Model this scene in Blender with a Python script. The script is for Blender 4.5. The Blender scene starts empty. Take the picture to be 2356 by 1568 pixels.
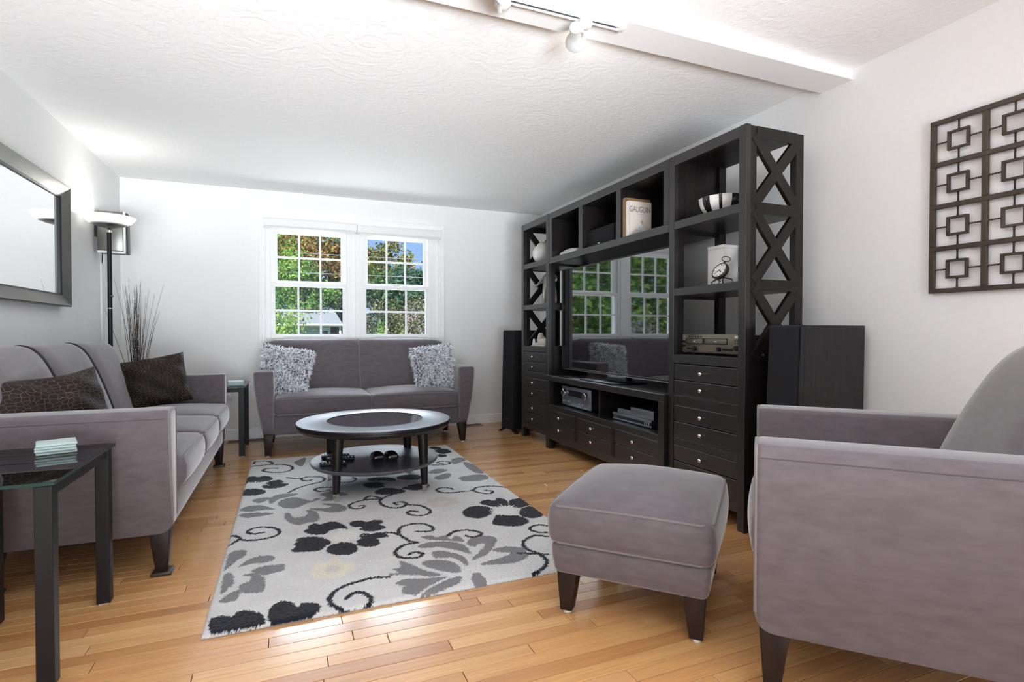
import bpy, bmesh, math, random
import numpy as np
from math import sin, cos, pi, radians
from mathutils import Vector, Matrix
random.seed(7); rng = np.random.default_rng(7)
S = bpy.context.scene
C = S.collection

# ------------------------------------------------------------------ camera, world, sun, area lights, exposure
cam = bpy.data.objects.new('camera', bpy.data.cameras.new('camera')); C.objects.link(cam)
cam.location = (0, 0, 0.98)
cam.rotation_euler = (radians(90 - 0.928), 0, radians(-22.336))
cam.data.sensor_width = 36; cam.data.lens = 1245.2 / 2356 * 36
cam.data.clip_start = 0.05; cam.data.clip_end = 300
S.camera = cam
S.view_settings.view_transform = 'Standard'; S.view_settings.look = 'None'
S.view_settings.exposure = 0.56; S.view_settings.gamma = 1.0; S.view_settings.use_curve_mapping = False
S.cycles.max_bounces = 10; S.cycles.diffuse_bounces = 6; S.cycles.glossy_bounces = 5
S.cycles.transparent_max_bounces = 24; S.cycles.transmission_bounces = 8
S.cycles.caustics_reflective = False; S.cycles.caustics_refractive = False
S.cycles.sample_clamp_indirect = 6; S.cycles.use_denoising = True
W = bpy.data.worlds.new('world'); S.world = W; W.use_nodes = True
wt = W.node_tree; bg = wt.nodes['Background']
# clear blue sky, paler towards the horizon all the way round
wc = wt.nodes.new('ShaderNodeTexCoord'); ws = wt.nodes.new('ShaderNodeSeparateXYZ'); wr = wt.nodes.new('ShaderNodeValToRGB')
wt.links.new(wc.outputs['Generated'], ws.inputs[0]); wt.links.new(ws.outputs['Z'], wr.inputs['Fac']); wt.links.new(wr.outputs['Color'], bg.inputs[0])
wr.color_ramp.elements[0].position = 0; wr.color_ramp.elements[0].color = (.36, .57, .92, 1)
wr.color_ramp.elements[1].position = .8; wr.color_ramp.elements[1].color = (.13, .32, .78, 1)
bg.inputs[1].default_value = .75
def lamp(name, kind, loc, energy, rot=(0, 0, 0), color=(1, 1, 1), **kw):
    l = bpy.data.lights.new(name, kind); l.energy = energy; l.color = color
    for k, v in kw.items(): setattr(l, k, v)
    o = bpy.data.objects.new(name, l); C.objects.link(o); o.location = loc; o.rotation_euler = rot
    return o
lamp('sun', 'SUN', (0, 0, 12), 4.6, (radians(42), 0, radians(-20)), (1, .95, .88), angle=radians(.6))
# added fill lamp in the rear wall opening, no real source there
lamp('rear_fill', 'AREA', (0.5, -2.62, 1.25), 22, (radians(90), 0, 0), (.88, .94, 1), shape='RECTANGLE', size=3.2, size_y=2.0)
# two added fill lamps behind the camera, aimed up to brighten the ceiling
lamp('ceiling_fill', 'AREA', (0.15, -2.3, 0.42), 60, (radians(118), 0, radians(0)), (.87, .935, 1), shape='RECTANGLE', size=1.8, size_y=1.0, spread=radians(66))
lamp('rear_ceiling_fill', 'AREA', (0.45, -1.6, 0.9), 19, (radians(176), 0, 0), (.84, .92, 1), shape='RECTANGLE', size=2.4, size_y=1.2, spread=radians(130))
# added fill lamp outdoors, above the view, shining down through the window
lamp('window_fill', 'AREA', (0.6, 9.2, 4.5), 820, (radians(-62), 0, 0), (.82, .91, 1), shape='RECTANGLE', size=5.5, size_y=3.0)

# added fill lamp outdoors, below the view, brightening the ceiling through the window
lamp('low_window_fill', 'AREA', (0.6, 7.7, -0.1), 190, (radians(-118), 0, 0), (.90, .95, 1), shape='RECTANGLE', size=5.0, size_y=1.6)

# ------------------------------------------------------------------ materials
def M(name, col, rough=.5, metal=0., var=.0, scale=(1, 1, 1), freq=8., bump=0., bdist=.002, coat=0., sheen=0., spec=.5, detail=4., col2=None, emit=0., transl=0., rnd=0.):
    m = bpy.data.materials.new(name); m.use_nodes = True
    nt = m.node_tree; N = nt.nodes; L = nt.links; b = N['Principled BSDF']
    b.inputs['Base Color'].default_value = (*col, 1); b.inputs['Roughness'].default_value = rough; b.inputs['Metallic'].default_value = metal
    b.inputs['Coat Weight'].default_value = coat; b.inputs['Coat Roughness'].default_value = .08
    b.inputs['Sheen Weight'].default_value = sheen; b.inputs['Sheen Roughness'].default_value = .4
    b.inputs['Specular IOR Level'].default_value = spec
    if emit: b.inputs['Emission Color'].default_value = (*col, 1); b.inputs['Emission Strength'].default_value = emit
    tc = N.new('ShaderNodeTexCoord'); mp = N.new('ShaderNodeMapping'); mp.inputs['Scale'].default_value = scale
    L.new(tc.outputs['Object'], mp.inputs['Vector'])
    nz = N.new('ShaderNodeTexNoise'); nz.inputs['Scale'].default_value = freq; nz.inputs['Detail'].default_value = detail
    L.new(mp.outputs[0], nz.inputs['Vector'])
    r = N.new('ShaderNodeValToRGB'); r.color_ramp.elements[0].position = .3; r.color_ramp.elements[1].position = .7
    c0 = tuple(c * (1 - var) for c in col); c1 = col2 or tuple(min(1, c * (1 + var)) for c in col)
    r.color_ramp.elements[0].color = (*c0, 1); r.color_ramp.elements[1].color = (*c1, 1)
    L.new(nz.outputs['Fac'], r.inputs['Fac'])
    last = r.outputs['Color']
    if rnd:
        g = N.new('ShaderNodeNewGeometry'); mr = N.new('ShaderNodeMapRange'); mr.inputs['To Min'].default_value = 1 - rnd; mr.inputs['To Max'].default_value = 1 + rnd
        L.new(g.outputs['Random Per Island'], mr.inputs['Value'])
        mx = N.new('ShaderNodeVectorMath'); mx.operation = 'SCALE'; L.new(last, mx.inputs[0]); L.new(mr.outputs[0], mx.inputs['Scale']); last = mx.outputs[0]
    L.new(last, b.inputs['Base Color'])
    if bump:
        bp = N.new('ShaderNodeBump'); bp.inputs['Strength'].default_value = bump; bp.inputs['Distance'].default_value = bdist
        L.new(nz.outputs['Fac'], bp.inputs['Height']); L.new(bp.outputs[0], b.inputs['Normal'])
    if transl:
        t = N.new('ShaderNodeBsdfTranslucent'); L.new(last, t.inputs['Color']); ms = N.new('ShaderNodeMixShader'); ms.inputs[0].default_value = transl
        L.new(b.outputs[0], ms.inputs[1]); L.new(t.outputs[0], ms.inputs[2]); L.new(ms.outputs[0], N['Material Output'].inputs['Surface'])
    return m
def glassm(name, tint, refl=1.45, rough=.0, haze=0.):
    m = bpy.data.materials.new(name); m.use_nodes = True; nt = m.node_tree; N = nt.nodes; L = nt.links; N.remove(N['Principled BSDF'])
    t = N.new('ShaderNodeBsdfTransparent'); t.inputs[0].default_value = (*tint, 1)
    g = N.new('ShaderNodeBsdfGlossy'); g.inputs['Roughness'].default_value = rough
    fr = N.new('ShaderNodeFresnel'); fr.inputs['IOR'].default_value = refl
    ms = N.new('ShaderNodeMixShader'); L.new(fr.outputs[0], ms.inputs[0]); L.new(t.outputs[0], ms.inputs[1]); L.new(g.outputs[0], ms.inputs[2])
    out = ms.outputs[0]
    if haze:
        d = N.new('ShaderNodeBsdfDiffuse'); d.inputs[0].default_value = (.74, .90, .88, 1); m2 = N.new('ShaderNodeMixShader'); m2.inputs[0].default_value = haze
        L.new(out, m2.inputs[1]); L.new(d.outputs[0], m2.inputs[2]); out = m2.outputs[0]
    L.new(out, N['Material Output'].inputs['Surface'])
    return m
def oak():
    m = bpy.data.materials.new('oak_strip'); m.use_nodes = True; nt = m.node_tree; N = nt.nodes; L = nt.links; b = N['Principled BSDF']
    tc = N.new('ShaderNodeTexCoord'); mp = N.new('ShaderNodeMapping'); mp.inputs['Scale'].default_value = (1.3, 34, 1)
    gi = N.new('ShaderNodeNewGeometry'); oi = N.new('ShaderNodeObjectInfo')
    ad = N.new('ShaderNodeMath'); ad.operation = 'ADD'; L.new(gi.outputs['Random Per Island'], ad.inputs[0]); L.new(oi.outputs['Random'], ad.inputs[1])
    fr = N.new('ShaderNodeMath'); fr.operation = 'FRACT'; L.new(ad.outputs[0], fr.inputs[0])
    off = N.new('ShaderNodeCombineXYZ'); mu = N.new('ShaderNodeMath'); mu.operation = 'MULTIPLY'; mu.inputs[1].default_value = 37.0
    L.new(fr.outputs[0], mu.inputs[0]); L.new(mu.outputs[0], off.inputs[0]); L.new(mu.outputs[0], off.inputs[1])
    va = N.new('ShaderNodeVectorMath'); va.operation = 'ADD'; L.new(tc.outputs['Object'], va.inputs[0]); L.new(off.outputs[0], va.inputs[1]); L.new(va.outputs[0], mp.inputs['Vector'])
    nz = N.new('ShaderNodeTexNoise'); nz.inputs['Scale'].default_value = 2.2; nz.inputs['Detail'].default_value = 6; nz.inputs['Distortion'].default_value = .6; L.new(mp.outputs[0], nz.inputs['Vector'])
    r1 = N.new('ShaderNodeValToRGB'); e = r1.color_ramp.elements
    e[0].position = 0; e[0].color = (.47, .22, .08, 1); e[1].position = 1; e[1].color = (.71, .43, .19, 1)
    for p, c in ((.35, (.60, .32, .125, 1)), (.6, (.66, .375, .15, 1)), (.8, (.61, .315, .125, 1))):
        q = e.new(p); q.color = c
    L.new(fr.outputs[0], r1.inputs['Fac'])
    r2 = N.new('ShaderNodeValToRGB'); r2.color_ramp.elements[0].position = .32; r2.color_ramp.elements[0].color = (.86, .81, .77, 1); r2.color_ramp.elements[1].position = .62; r2.color_ramp.elements[1].color = (1.03, 1.02, 1.0, 1)
    L.new(nz.outputs['Fac'], r2.inputs['Fac'])
    mx = N.new('ShaderNodeMixRGB'); mx.blend_type = 'MULTIPLY'; mx.inputs[0].default_value = 1; L.new(r1.outputs[0], mx.inputs[1]); L.new(r2.outputs[0], mx.inputs[2])
    L.new(mx.outputs[0], b.inputs['Base Color'])
    b.inputs['Roughness'].default_value = .34; b.inputs['Coat Weight'].default_value = .75; b.inputs['Coat Roughness'].default_value = .17; b.inputs['Coat IOR'].default_value = 1.5
    bp = N.new('ShaderNodeBump'); bp.inputs['Strength'].default_value = .12; bp.inputs['Distance'].default_value = .001; L.new(nz.outputs['Fac'], bp.inputs['Height']); L.new(bp.outputs[0], b.inputs['Normal'])
    return m
def ceiling_mat():
    m = M('ceiling_plaster', (.90, .90, .895), .9, spec=.2)
    nt = m.node_tree; N = nt.nodes; L = nt.links; b = N['Principled BSDF']
    tc = N.new('ShaderNodeTexCoord'); v = N.new('ShaderNodeTexVoronoi'); v.inputs['Scale'].default_value = 1.7; L.new(tc.outputs['Object'], v.inputs['Vector'])
    sub = N.new('ShaderNodeVectorMath'); sub.operation = 'SUBTRACT'; L.new(tc.outputs['Object'], sub.inputs[0]); L.new(v.outputs['Position'], sub.inputs[1])
    ln = N.new('ShaderNodeVectorMath'); ln.operation = 'LENGTH'; L.new(sub.outputs[0], ln.inputs[0])
    nz = N.new('ShaderNodeTexNoise'); nz.inputs['Scale'].default_value = 14; nz.inputs['Detail'].default_value = 5; L.new(tc.outputs['Object'], nz.inputs['Vector'])
    mm = N.new('ShaderNodeMath'); mm.operation = 'MULTIPLY_ADD'; mm.inputs[1].default_value = 95; L.new(ln.outputs['Value'], mm.inputs[0])
    m3 = N.new('ShaderNodeMath'); m3.operation = 'MULTIPLY'; m3.inputs[1].default_value = 22; L.new(nz.outputs['Fac'], m3.inputs[0]); L.new(m3.outputs[0], mm.inputs[2])
    si = N.new('ShaderNodeMath'); si.operation = 'SINE'; L.new(mm.outputs[0], si.inputs[0])
    n2 = N.new('ShaderNodeTexNoise'); n2.inputs['Scale'].default_value = 2.5; L.new(tc.outputs['Object'], n2.inputs['Vector'])
    mu = N.new('ShaderNodeMath'); mu.operation = 'MULTIPLY'; L.new(si.outputs[0], mu.inputs[0]); L.new(n2.outputs['Fac'], mu.inputs[1])
    bp = N.new('ShaderNodeBump'); bp.inputs['Strength'].default_value = .25; bp.inputs['Distance'].default_value = .003; L.new(mu.outputs[0], bp.inputs['Height']); L.new(bp.outputs[0], b.inputs['Normal'])
    return m
def croc(name, sc, line):
    m = bpy.data.materials.new(name); m.use_nodes = True; nt = m.node_tree; N = nt.nodes; L = nt.links; b = N['Principled BSDF']
    tc = N.new('ShaderNodeTexCoord'); mp = N.new('ShaderNodeMapping'); mp.inputs['Scale'].default_value = sc
    nz = N.new('ShaderNodeTexNoise'); nz.inputs['Scale'].default_value = 5; ds = N.new('ShaderNodeVectorMath'); ds.operation = 'SCALE'; ds.inputs['Scale'].default_value = .05
    L.new(tc.outputs['Object'], nz.inputs['Vector']); L.new(nz.outputs['Color'], ds.inputs[0]); ad = N.new('ShaderNodeVectorMath'); ad.operation = 'ADD'
    L.new(tc.outputs['Object'], ad.inputs[0]); L.new(ds.outputs[0], ad.inputs[1]); L.new(ad.outputs[0], mp.inputs['Vector'])
    v = N.new('ShaderNodeTexVoronoi'); v.feature = 'DISTANCE_TO_EDGE'; v.inputs['Scale'].default_value = 1; v.inputs['Randomness'].default_value = .75; L.new(mp.outputs[0], v.inputs['Vector'])
    r = N.new('ShaderNodeValToRGB'); r.color_ramp.elements[0].position = line; r.color_ramp.elements[0].color = (.15, .085, .045, 1); r.color_ramp.elements[1].position = line + .03; r.color_ramp.elements[1].color = (.012, .009, .0085, 1)
    L.new(v.outputs['Distance'], r.inputs['Fac']); L.new(r.outputs[0], b.inputs['Base Color']); b.inputs['Roughness'].default_value = .62; b.inputs['Specular IOR Level'].default_value = .25
    bp = N.new('ShaderNodeBump'); bp.inputs['Strength'].default_value = .5; bp.inputs['Distance'].default_value = .003; L.new(v.outputs['Distance'], bp.inputs['Height']); L.new(bp.outputs[0], b.inputs['Normal'])
    return m
def rugm():
    m = bpy.data.materials.new('rug_pile'); m.use_nodes = True; nt = m.node_tree; N = nt.nodes; L = nt.links; b = N['Principled BSDF']
    a = N.new('ShaderNodeAttribute'); a.attribute_name = 'dye'
    tc = N.new('ShaderNodeTexCoord'); nz = N.new('ShaderNodeTexNoise'); nz.inputs['Scale'].default_value = 260; L.new(tc.outputs['Object'], nz.inputs['Vector'])
    n2 = N.new('ShaderNodeTexNoise'); n2.inputs['Scale'].default_value = 9; L.new(tc.outputs['Object'], n2.inputs['Vector'])
    mr = N.new('ShaderNodeMapRange'); mr.inputs['To Min'].default_value = .72; mr.inputs['To Max'].default_value = 1.25; L.new(nz.outputs['Fac'], mr.inputs['Value'])
    m2 = N.new('ShaderNodeMapRange'); m2.inputs['To Min'].default_value = .88; m2.inputs['To Max'].default_value = 1.1; L.new(n2.outputs['Fac'], m2.inputs['Value'])
    mm = N.new('ShaderNodeMath'); mm.operation = 'MULTIPLY'; L.new(mr.outputs[0], mm.inputs[0]); L.new(m2.outputs[0], mm.inputs[1])
    s = N.new('ShaderNodeVectorMath'); s.operation = 'SCALE'; L.new(a.outputs['Color'], s.inputs[0]); L.new(mm.outputs[0], s.inputs['Scale']); L.new(s.outputs[0], b.inputs['Base Color'])
    b.inputs['Roughness'].default_value = .95; b.inputs['Specular IOR Level'].default_value = .1; b.inputs['Sheen Weight'].default_value = .15
    return m
m_wall = M('wall_paint', (.86, .86, .85), .75, var=.012, freq=40, bump=.05, bdist=.001, spec=.25)
m_trim = M('trim_paint', (.88, .88, .87), .4, var=.01, freq=20)
m_ceil = ceiling_mat()
m_oak = oak()
m_gap = M('floor_gap', (.06, .03, .015), .8)
m_fab = M('microfibre', (.124, .106, .115), .85, var=.13, scale=(2.2, 2.2, 6), freq=7, detail=7, bump=.10, sheen=.7, spec=.15)
m_welt = M('welt_piping', (.18, .16, .165), .85, sheen=.4, spec=.15, var=.05)
m_seam = M('seam_stitch', (.09, .08, .088), .85, spec=.1)
m_weltd = M('dark_welt', (.035, .03, .032), .8, var=.05)
m_esp = M('espresso_wood', (.011, .0085, .008), .36, var=.35, scale=(9, 9, 1.2), freq=6, bump=.08, bdist=.001, coat=.0, spec=.3)
m_esph = M('espresso_rail', (.012, .0095, .009), .34, var=.4, scale=(14, 1.2, 14), freq=6, bump=.10, bdist=.001, coat=.0, spec=.8)
m_espf = M('espresso_post', (.012, .0095, .009), .36, var=.35, scale=(9, 9, 1.2), freq=6, bump=.08, bdist=.001, spec=.7)
m_head = M('lamp_head_white', (.60, .60, .59), .4, var=.01)
m_leg = M('worn_leg_wood', (.010, .007, .006), .45, var=.2, freq=9, scale=(3, 3, .8), detail=8, col2=(.028, .016, .011), spec=.3)
m_ctop = M('black_top_painted_sheen', (.045, .047, .053), .40, var=.25, scale=(1.2, 14, 1), freq=7, bump=.12, bdist=.0015, coat=1., spec=.5)  # base colour lightened in place of the window's reflection on top and shelf
m_ctop.node_tree.nodes['Principled BSDF'].inputs['Coat Roughness'].default_value = .24; m_ctop.node_tree.nodes['Principled BSDF'].inputs['Coat IOR'].default_value = 1.62
m_blk = M('black_metal', (.012, .0115, .012), .42, spec=.22, var=.1)
m_plast = M('black_plastic', (.010, .010, .012), .38, var=.1, spec=.35)
m_grille = M('speaker_cloth', (.016, .016, .018), .9, var=.3, freq=400, bump=.2, spec=.2)
m_vinyl = M('black_ash_vinyl', (.011, .010, .011), .42, spec=.25, var=.4, scale=(10, 10, 1.2), freq=7, bump=.25, bdist=.001, coat=.1)
m_nick = M('satin_nickel', (.75, .73, .69), .22, metal=1, var=.03)
m_pewt = M('pewter_frame', (.17, .165, .15), .36, metal=.9, var=.12, freq=3)
m_bronze = M('bronze_metal', (.075, .058, .045), .42, metal=.6, var=.25, freq=6)
m_mirror = M('mirror_glass', (.93, .94, .94), .01, metal=1, var=0)
m_white = M('white_enamel', (.85, .85, .84), .35, var=.01)
m_wplast = M('white_plastic', (.82, .82, .80), .3, var=.02)
m_pane = glassm('window_pane_glass', (.97, .985, .98), 1.35)
m_tglass = glassm('green_table_glass', (.80, .88, .86), 1.5)
m_tedge = M('green_glass_edge', (.02, .045, .04), .2, spec=.2, var=.1)
m_coast = glassm('frosted_coaster_glass', (.8, .93, .92), 1.3, .3, haze=.6)
m_screen = M('dark_screen', (.006, .006, .008), .035, var=0, spec=1., coat=1.)
m_screen.node_tree.nodes['Principled BSDF'].inputs['Coat IOR'].default_value = 1.9; m_screen.node_tree.nodes['Principled BSDF'].inputs['Coat Roughness'].default_value = .02
m_scrd = M('dark_glass', (.014, .016, .022), .10, var=0, spec=1., coat=.8)
m_steel = M('blue_grey_steel', (.26, .28, .32), .3, metal=.7, var=.05, scale=(1, 20, 1))
m_gold = M('champagne_panel', (.20, .19, .145), .34, metal=.6, var=.05)
m_bowl = M('frosted_shade', (.95, .95, .93), .5, var=.01, transl=.6, emit=.15)
m_bulb = M('lit_bulb', (1, .96, .88), .5, emit=6)
m_twig = M('twig_bark', (.05, .04, .035), .8, var=.4, freq=60)
m_bud = M('pale_bud', (.6, .57, .5), .8, var=.1)
m_stone = M('pale_stone', (.66, .60, .52), .7, var=.15, freq=30)
m_ceram = M('white_ceramic', (.78, .77, .74), .3, var=.04, freq=20)
m_shag = M('shag_yarn', (.80, .81, .84), .9, var=.05, rnd=.42, spec=.1)
m_shagb = M('shag_backing', (.12, .12, .13), .9, var=.2, freq=60)
m_croc1 = croc('croc_print_large', (38, 56, 4), .012)
m_croc2 = croc('croc_print_fine', (44, 82, 3), .012)
m_rug = rugm()

# ------------------------------------------------------------------ mesh helpers
class B:
    def __init__(s): s.v = []; s.f = []
    def add(s, vs, fs):
        o = len(s.v); s.v += [tuple(p) for p in vs]; s.f += [tuple(i + o for i in f) for f in fs]; return s
    def box(s, x0, x1, y0, y1, z0, z1):
        return s.add([(x0, y0, z0), (x1, y0, z0), (x1, y1, z0), (x0, y1, z0), (x0, y0, z1), (x1, y0, z1), (x1, y1, z1), (x0, y1, z1)],
                     [(3, 2, 1, 0), (4, 5, 6, 7), (0, 1, 5, 4), (1, 2, 6, 5), (2, 3, 7, 6), (3, 0, 4, 7)])
    def bar(s, p, q, n, w, t):
        # straight bar from p to q, width w in the plane whose normal is n, thickness t along n
        p = Vector(p); q = Vector(q); n = Vector(n).normalized(); d = (q - p).normalized(); a = d.cross(n) * w / 2; c = n * t / 2
        return s.add([p - a - c, p + a - c, p + a + c, p - a + c, q - a - c, q + a - c, q + a + c, q - a + c],
                     [(3, 2, 1, 0), (4, 5, 6, 7), (0, 1, 5, 4), (1, 2, 6, 5), (2, 3, 7, 6), (3, 0, 4, 7)])
    def loft(s, rings, cap=True, closed=False):
        n = len(rings[0]); o = [p for r in rings for p in r]; f = []
        k = len(rings)
        for i in range(k if closed else k - 1):
            for j in range(n):
                a = i * n + j; b_ = i * n + (j + 1) % n; i2 = (i + 1) % k
                f.append((a, b_, i2 * n + (j + 1) % n, i2 * n + j))
        if cap and not closed: f.append(tuple(range(n - 1, -1, -1))); f.append(tuple((k - 1) * n + j for j in range(n)))
        return s.add(o, f)
    def lathe(s, prof, c=(0, 0, 0), n=28, axis=None):
        rings = []
        R = Vector((0, 0, 1)).rotation_difference(Vector(axis).normalized()).to_matrix() if axis else Matrix.Identity(3)
        for r, z in prof:
            rings.append([tuple(Vector(c) + R @ Vector((r * cos(2 * pi * k / n), r * sin(2 * pi * k / n), z))) for k in range(n)])
        return s.loft(rings)
    def tube(s, pts, r, n=8, closed=False):
        P = [Vector(p) for p in pts]; rings = []; up = None; k = len(P)
        for i, p in enumerate(P):
            if closed: d = (P[(i + 1) % k] - P[i - 1]).normalized()
            else: d = (P[min(i + 1, k - 1)] - P[max(i - 1, 0)]).normalized()
            if up is None: up = d.orthogonal().normalized()
            up = (up - d * up.dot(d)).normalized(); sd = d.cross(up)
            rr = r[i] if hasattr(r, '__len__') else r
            rings.append([tuple(p + (up * cos(2 * pi * j / n) + sd * sin(2 * pi * j / n)) * rr) for j in range(n)])
        return s.loft(rings, closed=closed)
    def taper(s, x, y, z0, z1, b0, b1, dx=0, dy=0):
        # square leg: half sizes b0 at the foot and b1 at the top
        a = [(x + dx + i * b0, y + dy + j * b0, z0) for i, j in ((-1, -1), (1, -1), (1, 1), (-1, 1))]
        c = [(x + i * b1, y + j * b1, z1) for i, j in ((-1, -1), (1, -1), (1, 1), (-1, 1))]
        return s.loft([a, c])
    def soft(s, x0, x1, y0, y1, z0, z1, r=.03, crown=0., bulge=0., n=8, warp=None):
        c = ((x0 + x1) / 2, (y0 + y1) / 2, (z0 + z1) / 2); h = ((x1 - x0) / 2, (y1 - y0) / 2, (z1 - z0) / 2); r = min(r, *h)
        ax = []
        for k in range(3):
            i = h[k] - r; g = [-h[k], -h[k] + r * .3, -h[k] + r * .62]; m = [-i + 2 * i * t / n for t in range(n + 1)]
            ax.append(g + m + [-q for q in reversed(g)])
        key = {}; vs = []; fs = []
        def V(q):
            kq = tuple(round(t, 6) for t in q)
            if kq in key: return key[kq]
            cl = [max(-(h[t] - r), min(h[t] - r, q[t])) for t in range(3)]; d = Vector([q[t] - cl[t] for t in range(3)])
            d = d.normalized() * r; p = [cl[t] + d[t] for t in range(3)]
            u = (1 - (p[0] / h[0]) ** 2); w = (1 - (p[1] / h[1]) ** 2); z = (1 - (p[2] / h[2]) ** 2)
            if crown: p[2] += crown * max(0, u) ** .7 * max(0, w) ** .7 * (1 if p[2] > 0 else -.15)
            if bulge:
                sg = 1 if p[1] > 0 else -1; p[1] += sg * bulge * max(0, u) ** .5 * max(0, z)
                sg = 1 if p[0] > 0 else -1; p[0] += sg * bulge * .6 * max(0, w) ** .5 * max(0, z)
            p = [p[t] + c[t] for t in range(3)]
            if warp: p = warp(p)
            key[kq] = len(vs); vs.append(tuple(p)); return key[kq]
        for a in range(3):
            b_, d_ = (a + 1) % 3, (a + 2) % 3
            for sg in (-1, 1):
                for i in range(len(ax[b_]) - 1):
                    for j in range(len(ax[d_]) - 1):
                        q = []
                        for (ii, jj) in ((0, 0), (1, 0), (1, 1), (0, 1)):
                            p = [0, 0, 0]; p[a] = sg * h[a]; p[b_] = ax[b_][i + ii]; p[d_] = ax[d_][j + jj]; q.append(V(p))
                        fs.append(tuple(q) if sg > 0 else tuple(reversed(q)))
        return s.add(vs, fs)
def obj(name, b, mat, parent=None, smooth=True, bevel=0., seg=2, ang=35, kind=None, label=None):
    me = bpy.data.meshes.new(name)
    if isinstance(b, B): me.from_pydata(b.v, [], b.f)
    else: me.from_pydata(b[0], [], b[1])
    me.materials.append(mat); me.update()
    o = bpy.data.objects.new(name, me); C.objects.link(o)
    if parent: o.parent = parent
    if bevel:
        md = o.modifiers.new('bevel', 'BEVEL'); md.width = bevel; md.segments = seg; md.limit_method = 'ANGLE'; md.angle_limit = radians(40); md.harden_normals = False
    if smooth:
        me.polygons.foreach_set('use_smooth', [True] * len(me.polygons))
        if not bevel: me.set_sharp_from_angle(angle=radians(ang))
    if kind: o['kind'] = kind
    if label: o['label'] = label
    return o
def thing(name, label, cat, loc=(0, 0, 0), rz=0., group=None):
    o = bpy.data.objects.new(name, None); C.objects.link(o); o.empty_display_size = .1; o.location = loc; o.rotation_euler = (0, 0, rz)
    o['label'] = label; o['category'] = cat
    if group: o['group'] = group
    return o
def tag(o, label, cat, group=None):
    o['label'] = label; o['category'] = cat
    if group: o['group'] = group
    return o
def struct(name, b, m, parent=None, **k):
    o = obj(name, b, m, parent, **k)
    if not parent: o['kind'] = 'structure'
    return o
def text(body, size, mat, parent, loc, rot, ext=.0005, name='lettering'):
    cu = bpy.data.curves.new(name, 'FONT'); cu.body = body; cu.size = size; cu.align_x = 'CENTER'; cu.extrude = ext
    t = bpy.data.objects.new('tmp', cu); C.objects.link(t); bpy.context.view_layer.update()
    me = bpy.data.meshes.new_from_object(t.evaluated_get(bpy.context.evaluated_depsgraph_get())); bpy.data.objects.remove(t)
    me.materials.clear(); me.materials.append(mat); o = bpy.data.objects.new(name, me); C.objects.link(o); o.parent = parent; o.location = loc; o.rotation_euler = rot
    return o
# ------------------------------------------------------------------ room shell
XL, XR, YB, YF, ZC = -1.32, 2.60, 5.503, -2.7, 2.288
WX0, WX1, WZ0, WZ1 = -.20, 1.43, .885, 2.03           # window opening
fl = struct('floor', B().box(XL, XR, YF, YB, -.06, -.012), m_gap, smooth=False)
PW = .0572; G = .0022
def plank(b, x0, x1, y0, y1):
    e = .0007; z = 0.
    b.add([(x0, y0, -.011), (x1, y0, -.011), (x1, y1, -.011), (x0, y1, -.011), (x0, y0, z - e), (x1, y0, z - e), (x1, y1, z - e), (x0, y1, z - e),
           (x0 + e, y0 + e, z), (x1 - e, y0 + e, z), (x1 - e, y1 - e, z), (x0 + e, y1 - e, z)],
          [(0, 1, 5, 4), (1, 2, 6, 5), (2, 3, 7, 6), (3, 0, 4, 7), (4, 5, 9, 8), (5, 6, 10, 9), (6, 7, 11, 10), (7, 4, 8, 11), (8, 9, 10, 11)])
rest = B(); boards = []
y = YB - .012 - PW
row = 0
while y > YF:
    x = XL + .004 - random.random() * .7
    while x < XR - .02:
        l = random.choice((.42, .55, .7, .86, 1.05, 1.3)); x1 = min(x + l, XR - .004); x0 = max(x, XL + .004)
        if XR - .004 - x1 < .12: x1 = XR - .004
        if x1 - x0 > .03: boards.append((x0, x1, y))
        x = x1
    y -= PW; row += 1
shown = sorted((b_ for b_ in boards if b_[2] > .72), key=lambda b_: abs(b_[2] - 1.2) + (2 if -.25 < (b_[0] + b_[1]) / 2 < 1.2 and 2.1 < b_[2] < 4.4 else 0) + (1.5 if (b_[0] + b_[1]) / 2 > 2.0 else 0))
pick = set(shown[:296])
for b_ in boards:
    if b_ in pick:
        k = B(); plank(k, b_[0] + G / 2, b_[1] - G / 2, b_[2] + G / 2, b_[2] + PW - G / 2); obj('plank', k, m_oak, fl, smooth=False)
    else: plank(rest, b_[0] + G / 2, b_[1] - G / 2, b_[2] + G / 2, b_[2] + PW - G / 2)
obj('plank_field', rest, m_oak, fl, smooth=False, kind='stuff')
struct('ceiling', B().box(XL - .1, XR + .1, YF - .1, YB + .1, ZC, ZC + .08), m_ceil, smooth=False)
struct('trim_1', B().box(XL, XR, 1.865, 2.04, 2.236, ZC), m_trim, smooth=False, bevel=.003)     # shallow ceiling beam
struct('wall_left', B().box(XL - .12, XL, YF, YB + .12, -.06, ZC), m_wall, smooth=False)
struct('wall_right', B().box(XR, XR + .12, YF, YB + .12, -.06, ZC), m_wall, smooth=False)
wb = B()
wb.box(XL, WX0, YB, YB + .13, -.06, ZC); wb.box(WX1, XR, YB, YB + .13, -.06, ZC); wb.box(WX0, WX1, YB, YB + .13, -.06, WZ0); wb.box(WX0, WX1, YB, YB + .13, WZ1, ZC)
struct('wall_back', wb, m_wall, smooth=False)
wf = B(); wf.box(XL, -1.15, YF - .1, YF, -.06, ZC); wf.box(2.2, XR, YF - .1, YF, -.06, ZC); wf.box(-1.15, 2.2, YF - .1, YF, 2.25, ZC); wf.box(-1.15, 2.2, YF - .1, YF, -.06, .1)
struct('wall_front', wf, m_wall, smooth=False)
struct('roof', B().box(XL - .5, XR + .5, YF - .5, YB + .35, ZC + .1, ZC + .2), m_trim, smooth=False)
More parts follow.
